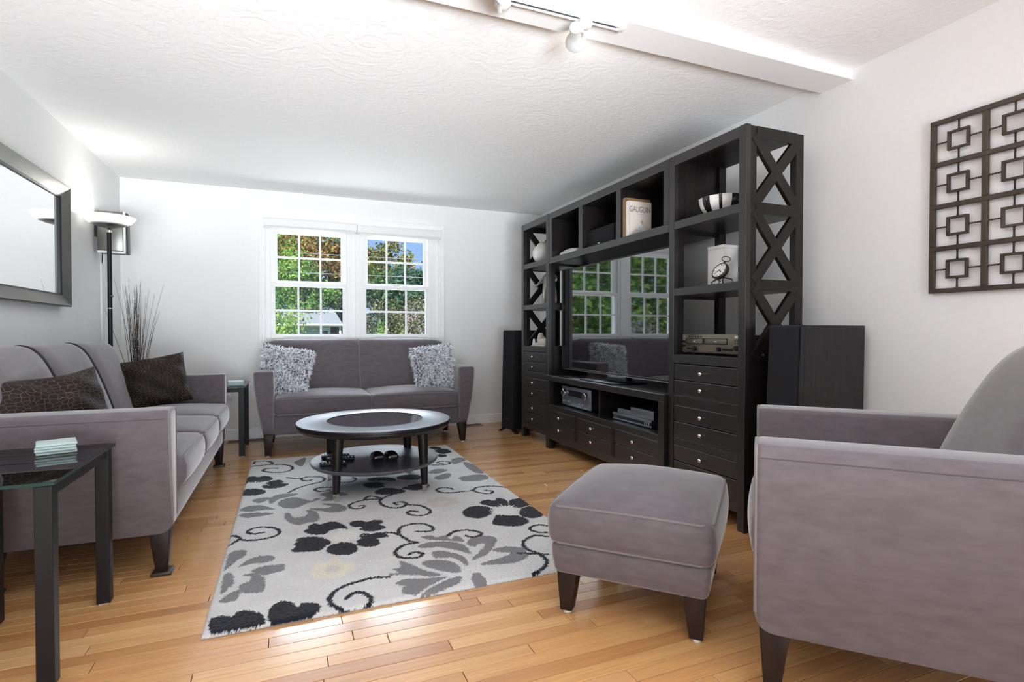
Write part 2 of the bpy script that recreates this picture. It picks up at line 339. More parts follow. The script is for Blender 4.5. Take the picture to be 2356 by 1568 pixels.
def skirt(name, x0, y0, x1, y1, nx, ny):
    b = B(); pr = [(0, 0), (.014, 0), (.014, .075), (.010, .083), (.010, .090), (.004, .098), (0, .098)]
    b.loft([[(x + nx * d, y + ny * d, z) for d, z in pr] for x, y in ((x0, y0), (x1, y1))]); struct(name, b, m_trim, ang=30)
skirt('baseboard_back', XL, YB, XR, YB, 0, -1); skirt('baseboard_left', XL, YF, XL, YB, 1, 0); skirt('baseboard_right', XR, YF, XR, YB, -1, 0)
# window casing: stepped profile round the opening
cs = B()
def frame_ring(b, x0, x1, z0, z1, w, y0, y1):
    b.box(x0 - w, x1 + w, y0, y1, z1, z1 + w); b.box(x0 - w, x1 + w, y0, y1, z0 - w, z0); b.box(x0 - w, x0, y0, y1, z0, z1); b.box(x1, x1 + w, y0, y1, z0, z1)
frame_ring(cs, WX0, WX1, WZ0, WZ1, .052, YB - .016, YB)
frame_ring(cs, WX0 - .034, WX1 + .034, WZ0 - .034, WZ1 + .034, .022, YB - .024, YB - .014)
frame_ring(cs, WX0 - .008, WX1 + .008, WZ0 - .008, WZ1 + .008, .009, YB - .021, YB - .014)
frame_ring(cs, WX0 - .048, WX1 + .048, WZ0 - .048, WZ1 + .048, .012, YB - .03, YB)
struct('trim_2', cs, m_trim, smooth=False, bevel=.0025)
def win(n, x0, x1, gx0, gx1):
    w = struct('window_%d' % n, (lambda b: (frame_ring(b, x0 + .03, x1 - .03, .925, WZ1 - .04, .03, YB + .005, YB + .13), b)[1])(B()), m_trim, smooth=False, bevel=.002)
    for jx0, jx1, jy in ((x0, gx0 - .018, YB + .047), (gx1 + .018, x1, YB + .047), (x0, gx0 - .039, YB + .004), (gx1 + .041, x1, YB + .004)):
        obj('jamb_liner', B().box(jx0, jx1, jy, YB + .125, .926, WZ1 - .02), m_trim, w, smooth=False, bevel=.002)
    sills = B().box(x0, x1, YB - .002, YB + .1, WZ0, .928); obj('sill', sills, m_trim, w, bevel=.004)
    def sash(name, sx0, sx1, ax0, ax1, z0, z1, az0, az1, y0, y1):
        b = B(); b.box(sx0, sx1, y0, y1, z0, az0); b.box(sx0, sx1, y0, y1, az1, z1); b.box(sx0, ax0, y0, y1, az0, az1); b.box(ax1, sx1, y0, y1, az0, az1)
        s = obj(name, b, m_white, w, smooth=False, bevel=.003)
        m = .009; ym = (y0 + y1) / 2
        for k in (1, 2):
            x = ax0 + (ax1 - ax0) * k / 3; obj('muntin', B().box(x - m, x + m, ym - .009, ym + .009, az0, az1), m_white, s, smooth=False, bevel=.002)
        z = (az0 + az1) / 2; obj('muntin', B().box(ax0, ax1, ym - .0085, ym + .0085, z - m, z + m), m_white, s, smooth=False, bevel=.002)
        for i in range(3):
            for j in range(2):
                p0 = ax0 + (ax1 - ax0) * i / 3; p1 = ax0 + (ax1 - ax0) * (i + 1) / 3; q0 = az0 + (az1 - az0) * j / 2; q1 = az0 + (az1 - az0) * (j + 1) / 2
                obj('pane', B().add([(p0, ym, q0), (p1, ym, q0), (p1, ym, q1), (p0, ym, q1)], [(0, 1, 2, 3)]), m_pane, s, smooth=False)
        return s
    g = gx1 - gx0
    lo = sash('lower_sash', gx0 - .040, gx1 + .042, gx0, gx1, .926, 1.447, .961, 1.409, YB + .012, YB + .045)
    sash('upper_sash', gx0 - .022, gx1 + .022, gx0 + .020, gx1 - .012, 1.412, WZ1 - .06, 1.467, 1.908, YB + .05, YB + .085)
    obj('sash_lock', B().box((gx0 + gx1) / 2 - .03, (gx0 + gx1) / 2 + .03, YB + .014, YB + .04, 1.447, 1.458), m_white, w, bevel=.003)
    obj('lift_rail', B().box(gx0 + .08, gx1 - .08, YB + .004, YB + .013, .936, .944), m_white, w, bevel=.002)
win(1, WX0, .60, -.122, .481)
win(2, .645, WX1, .706, 1.301)
struct('trim_3', B().box(.597, .648, YB - .012, YB + .13, WZ0, WZ1), m_trim, smooth=False, bevel=.003)
for x0, x1, z0, nm, lb in ((-.214, .605, 1.940, 'white cassette of the roller blind over the left window sash', 0), (.614, 1.444, 1.930, 'white cassette of the roller blind over the right window sash', 0)):
    t = thing('roller_blind', nm, 'blind', ((x0 + x1) / 2, YB - .02, z0), group='roller blinds in the double window'); h = (x1 - x0) / 2
    obj('cassette', B().loft([[(x, y_, z) for y_, z in ((0, .09), (-.052, .09), (-.06, .075), (-.06, .02), (-.05, .006), (0, .006))] for x in (-h, h)]), m_wplast, t, ang=25)
    obj('hem_bar', B().box(-h + .012, h - .012, -.04, -.028, -.004, .012), m_wplast, t, bevel=.003)
    for sg in (-1, 1): obj('end_cap', B().box(sg * h - .003, sg * h + .003, -.062, 0, .002, .092), m_wplast, t, bevel=.001)
# outlets and floor vents
t = thing('wall_outlet', 'white duplex power outlet low on the back wall beside the far glass table', 'outlet', (-.522, YB, .42))
obj('cover_plate', B().box(-.037, .037, -.006, 0, -.058, .058), m_wplast, t, bevel=.003)
for z in (-.02, .02):
    s = obj('socket', B().box(-.017, .017, -.009, -.005, z - .015, z + .015), m_wplast, t, bevel=.002)
    for dx in (-.007, .007): obj('slot', B().box(dx - .0018, dx + .0018, -.0096, -.0086, z - .003, z + .008), m_plast, s, smooth=False)
def vent(label, x0, x1, yc):
    t = thing('floor_vent', label, 'vent', ((x0 + x1) / 2, yc, 0)); h = (x1 - x0) / 2
    b = B(); b.box(-h, h, -.055, -.04, 0, .006); b.box(-h, h, .04, .055, 0, .006); b.box(-h, -h + .015, -.04, .04, 0, .006); b.box(h - .015, h, -.04, .04, 0, .006); obj('vent_frame', b, M('vent_brown', (.30, .17, .075), .45, var=.1), t, bevel=.001)
    obj('vent_well', B().box(-h + .015, h - .015, -.04, .04, .0005, .001), m_plast, t, smooth=False)
    n = int((2 * h - .03) / .016)
    for i in range(n):
        x = -h + .015 + (i + .5) * (2 * h - .03) / n; obj('louver', B().box(x - .003, x + .003, -.04, .04, .001, .005), m_bronze, t, smooth=False)
vent('brown slotted floor vent by the back wall beneath the far glass table', -.52, -.20, 5.40)
vent('short slotted floor vent by the back wall near the left floor speaker', 1.66, 1.88, 5.42)
# ------------------------------------------------------------------ sofas, armchair, ottoman
AH = .675; AW = .137
def arm_x(z):      # how far the outer face of an arm stands in from the overall width
    for (z0, a), (z1, b_) in zip(ARM[:-1], ARM[1:]):
        if z <= z1: return a + (b_ - a) * (z - z0) / (z1 - z0)
    return 0.
ARM = [(.17, .067), (.26, .05), (.40, .022), (.56, .003), (.62, 0.), (.80, 0.)]
def make_arm(root, W_, left, depth, ah, mat, zb=.17):
    rc = .016; IN = AW + .006
    FX = (lambda x: x) if left else (lambda x: W_ - x)
    def low(y_): return zb + (.05 * (1 - math.sqrt(max(0, 1 - (1 - y_ / .05) ** 2))) if y_ < .05 else 0)
    def ring(y_, ins):
        z0, z1 = low(y_) + ins * .5, ah - ins; p = []
        for k in range(13): z = z0 + (z1 - rc - z0) * k / 12; p.append((arm_x(z) + ins, z))
        xo = arm_x(z1) + ins; xi = IN - ins
        for k in range(1, 5): a = pi / 2 * k / 4; p.append((xo + rc * (1 - cos(a)), z1 - rc + rc * sin(a)))
        for k in range(0, 5): a = pi / 2 * k / 4; p.append((xi - rc * (1 - sin(a)) , z1 - rc + rc * cos(a)))
        for k in range(1, 13): z = z1 - rc - (z1 - rc - z0) * k / 12; p.append((xi, z))
        yy = y_ - .010 * sin(pi * min(1, max(0, 0))) 
        r_ = [(FX(x), yy, z) for x, z in p]
        return r_ if left else r_[::-1]
    st = [(.0, rc * .75), (rc * .12, rc * .4), (rc * .45, rc * .12), (rc, 0), (.024, 0), (.034, 0), (.05, 0), (.12, 0), (depth * .5, 0), (depth, 0)]
    a = obj('arm', B().loft([ring(y_, i_) for y_, i_ in st][::-1]), mat, root, ang=50)
    pts = [(FX(arm_x(z) + .005), .0015, z) for z in [zb + .055 + (ah - .014 - zb - .055) * k / 14 for k in range(15)]]
    pts += [(FX(arm_x(ah) + .010), .0015, ah - .007), (FX(arm_x(ah) + .02), .0015, ah - .005), (FX(IN - .02), .0015, ah - .005), (FX(IN - .010), .0015, ah - .007)]
    pts += [(FX(IN - .005), .0015, z) for z in [ah - .014 - (ah - .014 - zb - .055) * k / 14 for k in range(15)]]
    obj('welt', B().tube(pts, .0045, 6), m_welt, a)
    obj('seam', B().tube([(FX(arm_x(ah - .034) + .0008), y_, ah - .034) for y_ in (.012, depth * .3, depth * .6, depth)], .0022, 6), m_seam, a)
    return a
def bez(p, n=8):
    # Catmull-Rom through 2-D points
    out = []
    q = [p[0]] + list(p) + [p[-1]]
    for i in range(1, len(q) - 2):
        for k in range(n):
            t = k / n; a, b_, c, d = q[i - 1], q[i], q[i + 1], q[i + 2]
            out.append(tuple(.5 * (2 * b_[j] + (c[j] - a[j]) * t + (2 * a[j] - 5 * b_[j] + 4 * c[j] - d[j]) * t * t + (3 * b_[j] - a[j] - 3 * c[j] + d[j]) * t ** 3) for j in range(2)))
    out.append(tuple(p[-1])); return out
def make_back(root, x0, x1, n, front, top, mat, welt, lat=9):
    # padded back: front profile (depth, z), rolled top, sections with welts between
    prof = bez(front, 6)
    wid = (x1 - x0) / n
    for s in range(n):
        a, b_ = x0 + s * wid, x0 + (s + 1) * wid; rings = []
        for i in range(lat + 1):
            u = -1 + 2 * i / lat; x = a + (b_ - a) * i / lat
            endl = s == 0; endr = s == n - 1
            pinch = .016 * abs(u) ** 6
            e = 0.
            if endl and u < -.6: e = ((-u - .6) / .4) ** 3 * .022
            if endr and u > .6: e = ((u - .6) / .4) ** 3 * .022
            ring = []
            for k, (d, z) in enumerate(prof):
                zz = z - e * (1 if z > .5 else 0) * max(0, (z - .5) / .42); w = min(1, max(0, (z - .42) / .1))
                ring.append((x, d + pinch * w * (1 if k < len(prof) * .62 else 0), zz - pinch * .35 * w))
            rings.append(ring)
        bk = obj('back_cushion', B().loft(rings), mat, root, ang=60)
        if s:
            pts = [(a, d + .012, z - .004) for d, z in prof[:int(len(prof) * .70)] if z > .40]
            obj('welt', B().tube(pts, .006, 6), welt, bk)
def seat_cushion(root, x0, x1, y0, y1, z0, z1, crown, mat, name='seat_cushion', r=.034):
    c = obj(name, B().soft(x0 + .002, x1 - .002, y0, y1, z0, z1, r=r, crown=crown, bulge=.022), mat, root, ang=60)
    for z, dz in ((z1 - .010, 1), (z0 + .010, 0)):
        pts = []
        cr = r * .35; i = .006
        hx, hy = (x1 - x0) / 2 - .002, (y1 - y0) / 2
        cx, cy = (x0 + x1) / 2, (y0 + y1) / 2
        def edge(px, py):
            u = max(0, 1 - (px / hx) ** 2); w = max(0, 1 - (py / hy) ** 2); zz = max(0, 1 - ((z - (z0 + z1) / 2) / ((z1 - z0) / 2)) ** 2)
            q = [px, py]
            q[1] += (1 if py > 0 else -1) * .022 * u ** .5 * zz; q[0] += (1 if px > 0 else -1) * .0132 * w ** .5 * zz
            return (cx + q[0], cy + q[1], z + (crown * u ** .7 * w ** .7 if dz else 0))
        m = 10; A = hx - i; D = hy - i; k = .03
        for t in range(m + 1): pts.append(edge(-A + k + (2 * A - 2 * k) * t / m, -D))
        for t in range(m + 1): pts.append(edge(A, -D + k + (2 * D - 2 * k) * t / m))
        for t in range(m + 1): pts.append(edge(A - k - (2 * A - 2 * k) * t / m, D))
        for t in range(m + 1): pts.append(edge(-A, D - k - (2 * D - 2 * k) * t / m))
        obj('welt', B().tube(pts, .0045, 6, closed=True), m_welt, c)
    return c
BACKP = [(.46, .40), (.50, .52), (.545, .66), (.59, .78), (.635, .868), (.685, .912), (.735, .916), (.770, .885), (.785, .80), (.775, .60), (.75, .30), (.74, .17)]
def seat_unit(root, W_, n, mat, backspan=None, depth=.78, ah=AH, welt=None, cush=(.325, .462, .038), backp=BACKP, armd=.66, glide=True, over=.012):
    make_arm(root, W_, True, armd, ah, mat); make_arm(root, W_, False, armd, ah, mat)
    i0, i1 = AW + .006, W_ - AW - .006
    obj('seat_base', B().soft(i0 - .004, i1 + .004, .012, depth - .05, .172, cush[0] + .004, r=.016, n=6), mat, root, ang=60)
    w = (i1 - i0) / n
    for k in range(n): seat_cushion(root, i0 + k * w, i0 + (k + 1) * w, -.012 - over, .56, cush[0], cush[1], cush[2], mat)
    bs = backspan or (i0, i1)
    make_back(root, bs[0], bs[1], n, backp, .9, mat, welt or m_welt)
    for x, y_ in ((.105, .05), (W_ - .105, .05), (.115, depth - .19), (W_ - .115, depth - .19)):
        sx = -1 if x < W_ / 2 else 1; sy = -1 if y_ < .3 else 1
        l = obj('leg', B().taper(x, y_, .006 if not glide else .012, .18, .021, .038, sx * .008, sy * .006), m_leg, root, bevel=.004)
        if glide == 2: obj('floor_pad', B().box(x + sx * .008 - .036, x + sx * .008 + .036, y_ + sy * .006 - .036, y_ + sy * .006 + .036, 0, .014), m_bronze, l, bevel=.003)
        else: obj('glide', B().lathe([(.002, 0), (.014, 0), (.014, .013), (.002, .013)], (x + sx * .008, y_ + sy * .006, 0), 12), m_wplast, l)
t = thing('loveseat', 'taupe two-seat loveseat with shaggy pillows below the window', 'sofa', (-.26, 4.60, 0))
seat_unit(t, 1.785, 2, m_fab, backspan=(.045, 1.675))
t = thing('sofa', 'long taupe three-seat sofa along the left wall with brown reptile-print pillows', 'sofa', (-.44, 2.47, 0), radians(90))
seat_unit(t, 2.095, 3, m_fab, welt=m_weltd, glide=2)
t = thing('armchair', 'taupe armchair with track arms at the right edge beside the ottoman', 'armchair', (1.759, 1.651, 0), radians(-137.15))
CHP = [(.48, .40), (.52, .52), (.572, .66), (.632, .79), (.690, .885), (.750, .94), (.805, .95), (.855, .915), (.875, .80), (.85, .60), (.80, .30), (.78, .17)]
seat_unit(t, .88, 1, m_fab, backp=CHP, ah=.69, armd=.80, depth=.86, cush=(.325, .475, .03), over=-.008)
# ottoman
t = thing('ottoman', 'square taupe ottoman with piped cushion on dark tapered legs in the foreground', 'ottoman', (1.185, 1.283, 0), radians(42.85))
ow, od = .63, .53
def owarp(p):
    f = (.255 - p[2]) / .115; cx, cy = ow / 2, od / 2
    k = 1 - .045 * max(0, min(1, f)) ** 2
    return [cx + (p[0] - cx) * k, cy + (p[1] - cy) * k, p[2]]
obj('base', B().soft(.004, ow - .004, .004, od - .004, .145, .258, r=.02, bulge=.006, warp=owarp), m_fab, t, ang=60)
seat_cushion(t, -.004, ow + .004, -.004, od + .004, .25, .392, .058, m_fab, name='top_cushion', r=.03)
for x, y_ in ((.062, .055), (ow - .062, .055), (.062, od - .055), (ow - .062, od - .055)):
    sx = -1 if x < ow / 2 else 1; sy = -1 if y_ < od / 2 else 1
    l = obj('leg', B().taper(x, y_, .010, .155, .021, .036, sx * .006, sy * .006), m_leg, t, bevel=.004)
    obj('glide', B().lathe([(.002, 0), (.014, 0), (.014, .011), (.002, .011)], (x + sx * .006, y_ + sy * .006, 0), 12), m_wplast, l)
# ------------------------------------------------------------------ pillows
def pillow_mesh(hx, hy, T, pinch=.07, n=22, seed=0, sag=0., wr=.006):
    r = np.random.default_rng(seed); ph = r.random(8) * 6.28; b = B(); vs = []; idx = {}
    for s in (1, -1):
        for i in range(n + 1):
            for j in range(n + 1):
                u, v = -1 + 2 * i / n, -1 + 2 * j / n; ed = i in (0, n) or j in (0, n)
                if s < 0 and ed: idx[(s, i, j)] = idx[(1, i, j)]; continue
                x = hx * u * (1 - pinch * (1 - v * v)); y_ = hy * v * (1 - pinch * (1 - u * u))
                th = T * (max(0, 1 - u * u) * max(0, 1 - v * v)) ** .42
                th += wr * sin(7 * u + ph[0] + 3 * v) * sin(5 * v + ph[1]) * (0 if ed else 1) * min(1, th / T * 2)
                y_ -= sag * (1 - u * u) * max(0, v)
                idx[(s, i, j)] = len(vs); vs.append((x, y_, s * th))
        for i in range(n):
            for j in range(n):
                q = (idx[(s, i, j)], idx[(s, i + 1, j)], idx[(s, i + 1, j + 1)], idx[(s, i, j + 1)]); b.f.append(q if s > 0 else q[::-1])
    b.v = vs; return b
def pose(o, loc, xax, yax):
    # local x along xax, local y as near to yax as possible
    x = Vector(xax).normalized(); y_ = Vector(yax); y_ = (y_ - x * y_.dot(x)).normalized(); z = x.cross(y_)
    o.matrix_world = Matrix(((x.x, y_.x, z.x, loc[0]), (x.y, y_.y, z.y, loc[1]), (x.z, y_.z, z.z, loc[2]), (0, 0, 0, 1)))
def shag(name, label, loc, xax, yax, h, seed):
    t = thing(name, label, 'pillow', group='grey shag pillows on the loveseat'); pose(t, loc, xax, yax)
    body = pillow_mesh(h, h, .075, .06, 18, seed); obj('pillow_body', body, m_shagb, t, ang=80)
    r = np.random.default_rng(seed); V = np.array(body.v); F = [f for f in body.f]; N = 7500; vs = []; fs = []
    for k in range(N):
        f = F[r.integers(len(F))]; w = r.dirichlet((1, 1, 1, 1)); p = (V[list(f)] * w[:, None]).sum(0)
        a, b_, c = V[f[0]], V[f[1]], V[f[2]]; nn = np.cross(b_ - a, c - a); l = np.linalg.norm(nn)
        if l < 1e-12: continue
        nn /= l
        d = nn * .8 + r.normal(0, .55, 3) + np.array([0, -.25, 0]); d /= np.linalg.norm(d); L = r.uniform(.022, .042)
        sd = np.cross(d, r.normal(0, 1, 3)); sd /= np.linalg.norm(sd) + 1e-9; wd = r.uniform(.0018, .0032)
        m = p + d * L * .55; e = p + d * L + np.array([0, -.010, 0]) + r.normal(0, .005, 3); o = len(vs)
        vs += [p - sd * wd, p + sd * wd, m + sd * wd, m - sd * wd, e]; fs += [(o, o + 1, o + 2, o + 3), (o + 3, o + 2, o + 4)]
    obj('shag_pile', ([tuple(map(float, q)) for q in vs], fs), m_shag, t, kind='stuff', smooth=False)
shag('shag_pillow', 'grey shag pillow leaning at the left end of the loveseat', (-.035, 4.875, .665), (.94, -.16, -.16), (.10, .36, .93), .20, 3)
shag('shag_pillow', 'grey shag pillow leaning at the right end of the loveseat', (1.225, 4.845, .668), (.96, .06, .10), (.16, .33, .93), .20, 5)
def cushion(label, loc, xax, yax, hx, hy, T, mat, seed, sag=0.):
    o = obj('throw_pillow', pillow_mesh(hx, hy, T, .05, 26, seed, sag, .012), mat, None, ang=80); tag(o, label, 'pillow', 'brown reptile-print pillows on the sofa'); pose(o, loc, xax, yax)
    return o
cushion('brown pillow with fine reptile print at the far end of the long sofa', (-.845, 4.25, .648), (.90, .16, .16), (-.42, .30, .88), .205, .175, .08, m_croc2, 4)
cushion('brown pillow with large reptile print slumped behind the near sofa arm', (-.955, 2.80, .65), (.55, .62, .03), (-.32, .22, .86), .27, .18, .10, m_croc1, 9, .03)
# ------------------------------------------------------------------ tufted rug: dye pattern stored per tuft, motifs in floor metres
BLACK = [[(0.181,2.884),(0.218,2.868),(0.256,2.78),(0.257,2.745),(0.226,2.769),(0.173,2.756),(0.156,2.718),(0.107,2.728),(0.066,2.767),(0.06,2.803),(0.082,2.828),(0.08,2.864),(0.114,2.887),(0.135,2.866)],[(0.281,2.842),(0.332,2.847),(0.359,2.811),(0.393,2.827),(0.429,2.807),(0.431,2.768),(0.413,2.752),(0.433,2.707),(0.417,2.679),(0.363,2.667),(0.322,2.695),(0.31,2.723),(0.327,2.739),(0.285,2.768),(0.271,2.81)],[(0.318,2.663),(0.352,2.638),(0.404,2.639),(0.426,2.596),(0.421,2.566),(0.371,2.566),(0.38,2.531),(0.366,2.486),(0.343,2.476),(0.298,2.495),(0.268,2.536),(0.282,2.541),(0.279,2.572),(0.302,2.594),(0.3,2.637)],[(0.196,2.576),(0.217,2.587),(0.262,2.549),(0.275,2.504),(0.27,2.458),(0.236,2.426),(0.185,2.443),(0.149,2.48),(0.148,2.527),(0.168,2.568)],[(0.023,2.698),(0.065,2.713),(0.126,2.687),(0.165,2.63),(0.169,2.587),(0.147,2.566),(0.125,2.527),(0.099,2.519),(0.06,2.53),(0.009,2.547),(0.001,2.578),(0.022,2.608),(0.009,2.643),(0.026,2.656)],[(1.002,2.909),(1.045,2.923),(1.082,2.892),(1.106,2.93),(1.142,2.899),(1.136,2.823),(1.112,2.773),(1.061,2.764),(1.023,2.809),(0.988,2.868)],[(1.171,2.871),(1.233,2.878),(1.26,2.85),(1.247,2.777),(1.244,2.748),(1.165,2.721),(1.131,2.75),(1.135,2.808)],[(1.168,2.706),(1.233,2.723),(1.26,2.639),(1.25,2.588),(1.204,2.54),(1.138,2.554),(1.12,2.614),(1.136,2.662)],[(1.012,2.659),(1.061,2.625),(1.107,2.606),(1.129,2.532),(1.101,2.481),(1.046,2.463),(0.983,2.493),(0.94,2.535),(0.952,2.58),(0.984,2.63)],[(0.854,2.778),(0.913,2.839),(0.99,2.822),(1.02,2.752),(0.99,2.695),(0.95,2.657),(0.902,2.646),(0.855,2.683),(0.843,2.728)],[(-0.274,3.979),(-0.237,3.994),(-0.197,3.96),(-0.159,3.975),(-0.114,3.914),(-0.117,3.852),(-0.163,3.831),(-0.208,3.809),(-0.247,3.845),(-0.269,3.834)],[(-0.164,3.733),(-0.125,3.815),(-0.07,3.833),(-0.041,3.78),(-0.054,3.746),(-0.012,3.709),(-0.049,3.648),(-0.111,3.637),(-0.157,3.674)],[(-0.262,3.681),(-0.201,3.674),(-0.146,3.615),(-0.139,3.566),(-0.159,3.533),(-0.21,3.527),(-0.262,3.558)],[(0.418,3.494),(0.453,3.538),(0.521,3.53),(0.559,3.455),(0.532,3.409),(0.457,3.422)],[(0.465,3.633),(0.509,3.657),(0.579,3.642),(0.631,3.586),(0.631,3.525),(0.555,3.556),(0.479,3.587)],[(0.656,3.61),(0.716,3.646),(0.803,3.601),(0.786,3.502),(0.71,3.512),(0.657,3.555)],[(0.486,3.355),(0.556,3.381),(0.646,3.29),(0.607,3.235),(0.516,3.246),(0.467,3.293)],[(0.638,3.348),(0.738,3.401),(0.808,3.353),(0.782,3.288),(0.708,3.264),(0.658,3.303)],[(1.071,4.442),(1.14,4.448),(1.158,4.339),(1.097,4.332)],[(1.089,4.303),(1.188,4.327),(1.198,4.195),(1.107,4.171)],[(1.077,4.154),(1.134,4.13),(1.115,4.062),(1.062,4.072)],[(-0.253,2.047),(-0.227,2.064),(-0.182,2.045),(-0.179,2.066),(-0.151,2.074),(-0.115,2.051),(-0.089,2.012),(-0.083,1.972),(-0.091,1.959),(-0.147,1.956),(-0.202,1.958),(-0.243,1.965)],[(-0.067,1.955),(-0.073,2.011),(-0.066,2.066),(-0.036,2.096),(0.001,2.075),(0.019,2.026),(0.037,2.054),(0.074,2.039),(0.093,2.013),(0.089,1.973),(0.065,1.955),(0.025,1.949),(-0.024,1.947)]]
GREY = [[(-0.204,3.42),(-0.173,3.455),(-0.114,3.448),(-0.129,3.389),(-0.168,3.359)],[(-0.256,3.262),(-0.222,3.32),(-0.15,3.306),(-0.1,3.241),(-0.083,3.205),(-0.146,3.217),(-0.215,3.217)],[(-0.254,3.179),(-0.214,3.197),(-0.144,3.174),(-0.081,3.135),(-0.134,3.116),(-0.216,3.115)],[(-0.113,3.431),(-0.064,3.494),(0.04,3.468),(-0.003,3.419),(-0.062,3.394),(-0.102,3.316),(-0.116,3.368)],[(-0.069,3.303),(-0.037,3.383),(0.031,3.388),(0.105,3.293),(0.132,3.33),(0.157,3.304),(0.078,3.242),(0.028,3.188),(-0.036,3.215)],[(-0.027,3.112),(-0.004,3.103),(0.015,3.028),(0.057,3.019),(0.086,3.066),(0.075,3.126),(0.122,3.093),(0.137,2.991),(0.123,2.92),(0.07,2.917),(0.04,2.893),(-0.004,2.947),(-0.03,3.034)],[(0.092,3.142),(0.124,3.146),(0.18,3.123),(0.207,3.144),(0.16,3.208),(0.242,3.175),(0.285,3.083),(0.264,3.034),(0.199,3.033),(0.146,3.083)],[(0.161,3.401),(0.244,3.437),(0.318,3.337),(0.253,3.313),(0.214,3.249),(0.163,3.269),(0.192,3.322)],[(0.566,2.507),(0.618,2.507),(0.634,2.479),(0.681,2.481),(0.688,2.425),(0.722,2.464),(0.741,2.424),(0.734,2.375),(0.696,2.401),(0.645,2.432),(0.593,2.464)],[(0.527,2.4),(0.585,2.432),(0.668,2.407),(0.72,2.357),(0.729,2.289),(0.722,2.235),(0.674,2.302),(0.611,2.362),(0.556,2.369)],[(0.571,2.316),(0.614,2.317),(0.658,2.271),(0.686,2.223),(0.686,2.154),(0.67,2.127),(0.648,2.212),(0.607,2.238),(0.569,2.253)],[(0.506,2.228),(0.545,2.237),(0.6,2.215),(0.631,2.176),(0.64,2.107),(0.621,2.075),(0.582,2.099),(0.541,2.14),(0.512,2.184)],[(0.423,2.279),(0.448,2.252),(0.485,2.179),(0.513,2.135),(0.553,2.088),(0.514,2.084),(0.459,2.119),(0.378,2.152),(0.351,2.141),(0.363,2.174),(0.399,2.167),(0.382,2.213),(0.415,2.216)],[(0.379,2.093),(0.423,2.097),(0.481,2.08),(0.547,2.065),(0.571,2.058),(0.526,2.032),(0.476,2.004),(0.425,1.964),(0.383,1.988),(0.386,2.034),(0.405,2.039),(0.374,2.066)],[(0.578,2.04),(0.624,2.043),(0.595,1.989),(0.546,1.968),(0.482,1.954),(0.441,1.957),(0.492,1.997)],[(0.671,2.047),(0.697,2.044),(0.704,1.988),(0.693,1.949),(0.653,1.952),(0.649,1.989)],[(0.741,2.352),(0.792,2.414),(0.86,2.407),(0.891,2.362),(0.864,2.301),(0.798,2.213),(0.735,2.177),(0.703,2.164),(0.719,2.192),(0.802,2.287),(0.815,2.312),(0.795,2.33),(0.763,2.303)],[(0.823,2.24),(0.888,2.252),(0.95,2.217),(0.957,2.148),(0.934,2.104),(0.884,2.081),(0.814,2.084),(0.751,2.102),(0.722,2.119),(0.785,2.138),(0.865,2.159),(0.889,2.18),(0.852,2.2)],[(-0.244,2.651),(-0.198,2.656),(-0.18,2.634),(-0.186,2.582),(-0.213,2.54),(-0.242,2.469),(-0.251,2.449),(-0.253,2.557)],[(-0.202,2.469),(-0.171,2.531),(-0.13,2.558),(-0.08,2.543),(-0.063,2.504),(-0.096,2.475),(-0.138,2.484),(-0.179,2.476)],[(-0.151,2.408),(-0.112,2.44),(-0.053,2.437),(-0.025,2.421),(-0.025,2.372),(-0.063,2.356),(-0.103,2.35),(-0.121,2.372)],[(-0.183,2.375),(-0.139,2.387),(-0.102,2.334),(-0.091,2.271),(-0.097,2.205),(-0.128,2.198),(-0.172,2.229),(-0.184,2.282),(-0.167,2.303),(-0.146,2.323),(-0.154,2.363)],[(-0.247,2.409),(-0.22,2.413),(-0.207,2.363),(-0.207,2.305),(-0.223,2.27),(-0.24,2.237)],[(-0.239,2.173),(-0.227,2.206),(-0.205,2.242),(-0.176,2.244),(-0.175,2.198),(-0.188,2.165),(-0.228,2.163)],[(0.881,3.659),(0.953,3.723),(1.02,3.672),(0.956,3.605),(0.891,3.609)],[(0.891,3.522),(0.971,3.577),(1.011,3.56),(0.973,3.467),(0.912,3.438),(0.879,3.476)],[(1.13,3.959),(1.209,3.994),(1.235,3.916),(1.18,3.857),(1.105,3.809)],[(1.191,3.853),(1.233,3.757),(1.238,3.63),(1.226,3.494),(1.176,3.515),(1.162,3.685)],[(1.031,3.443),(1.117,3.472),(1.212,3.455),(1.208,3.349),(1.123,3.322),(1.037,3.357)],[(0.03,4.33),(0.098,4.439),(0.108,4.379),(0.081,4.179),(0.04,4.222)]]
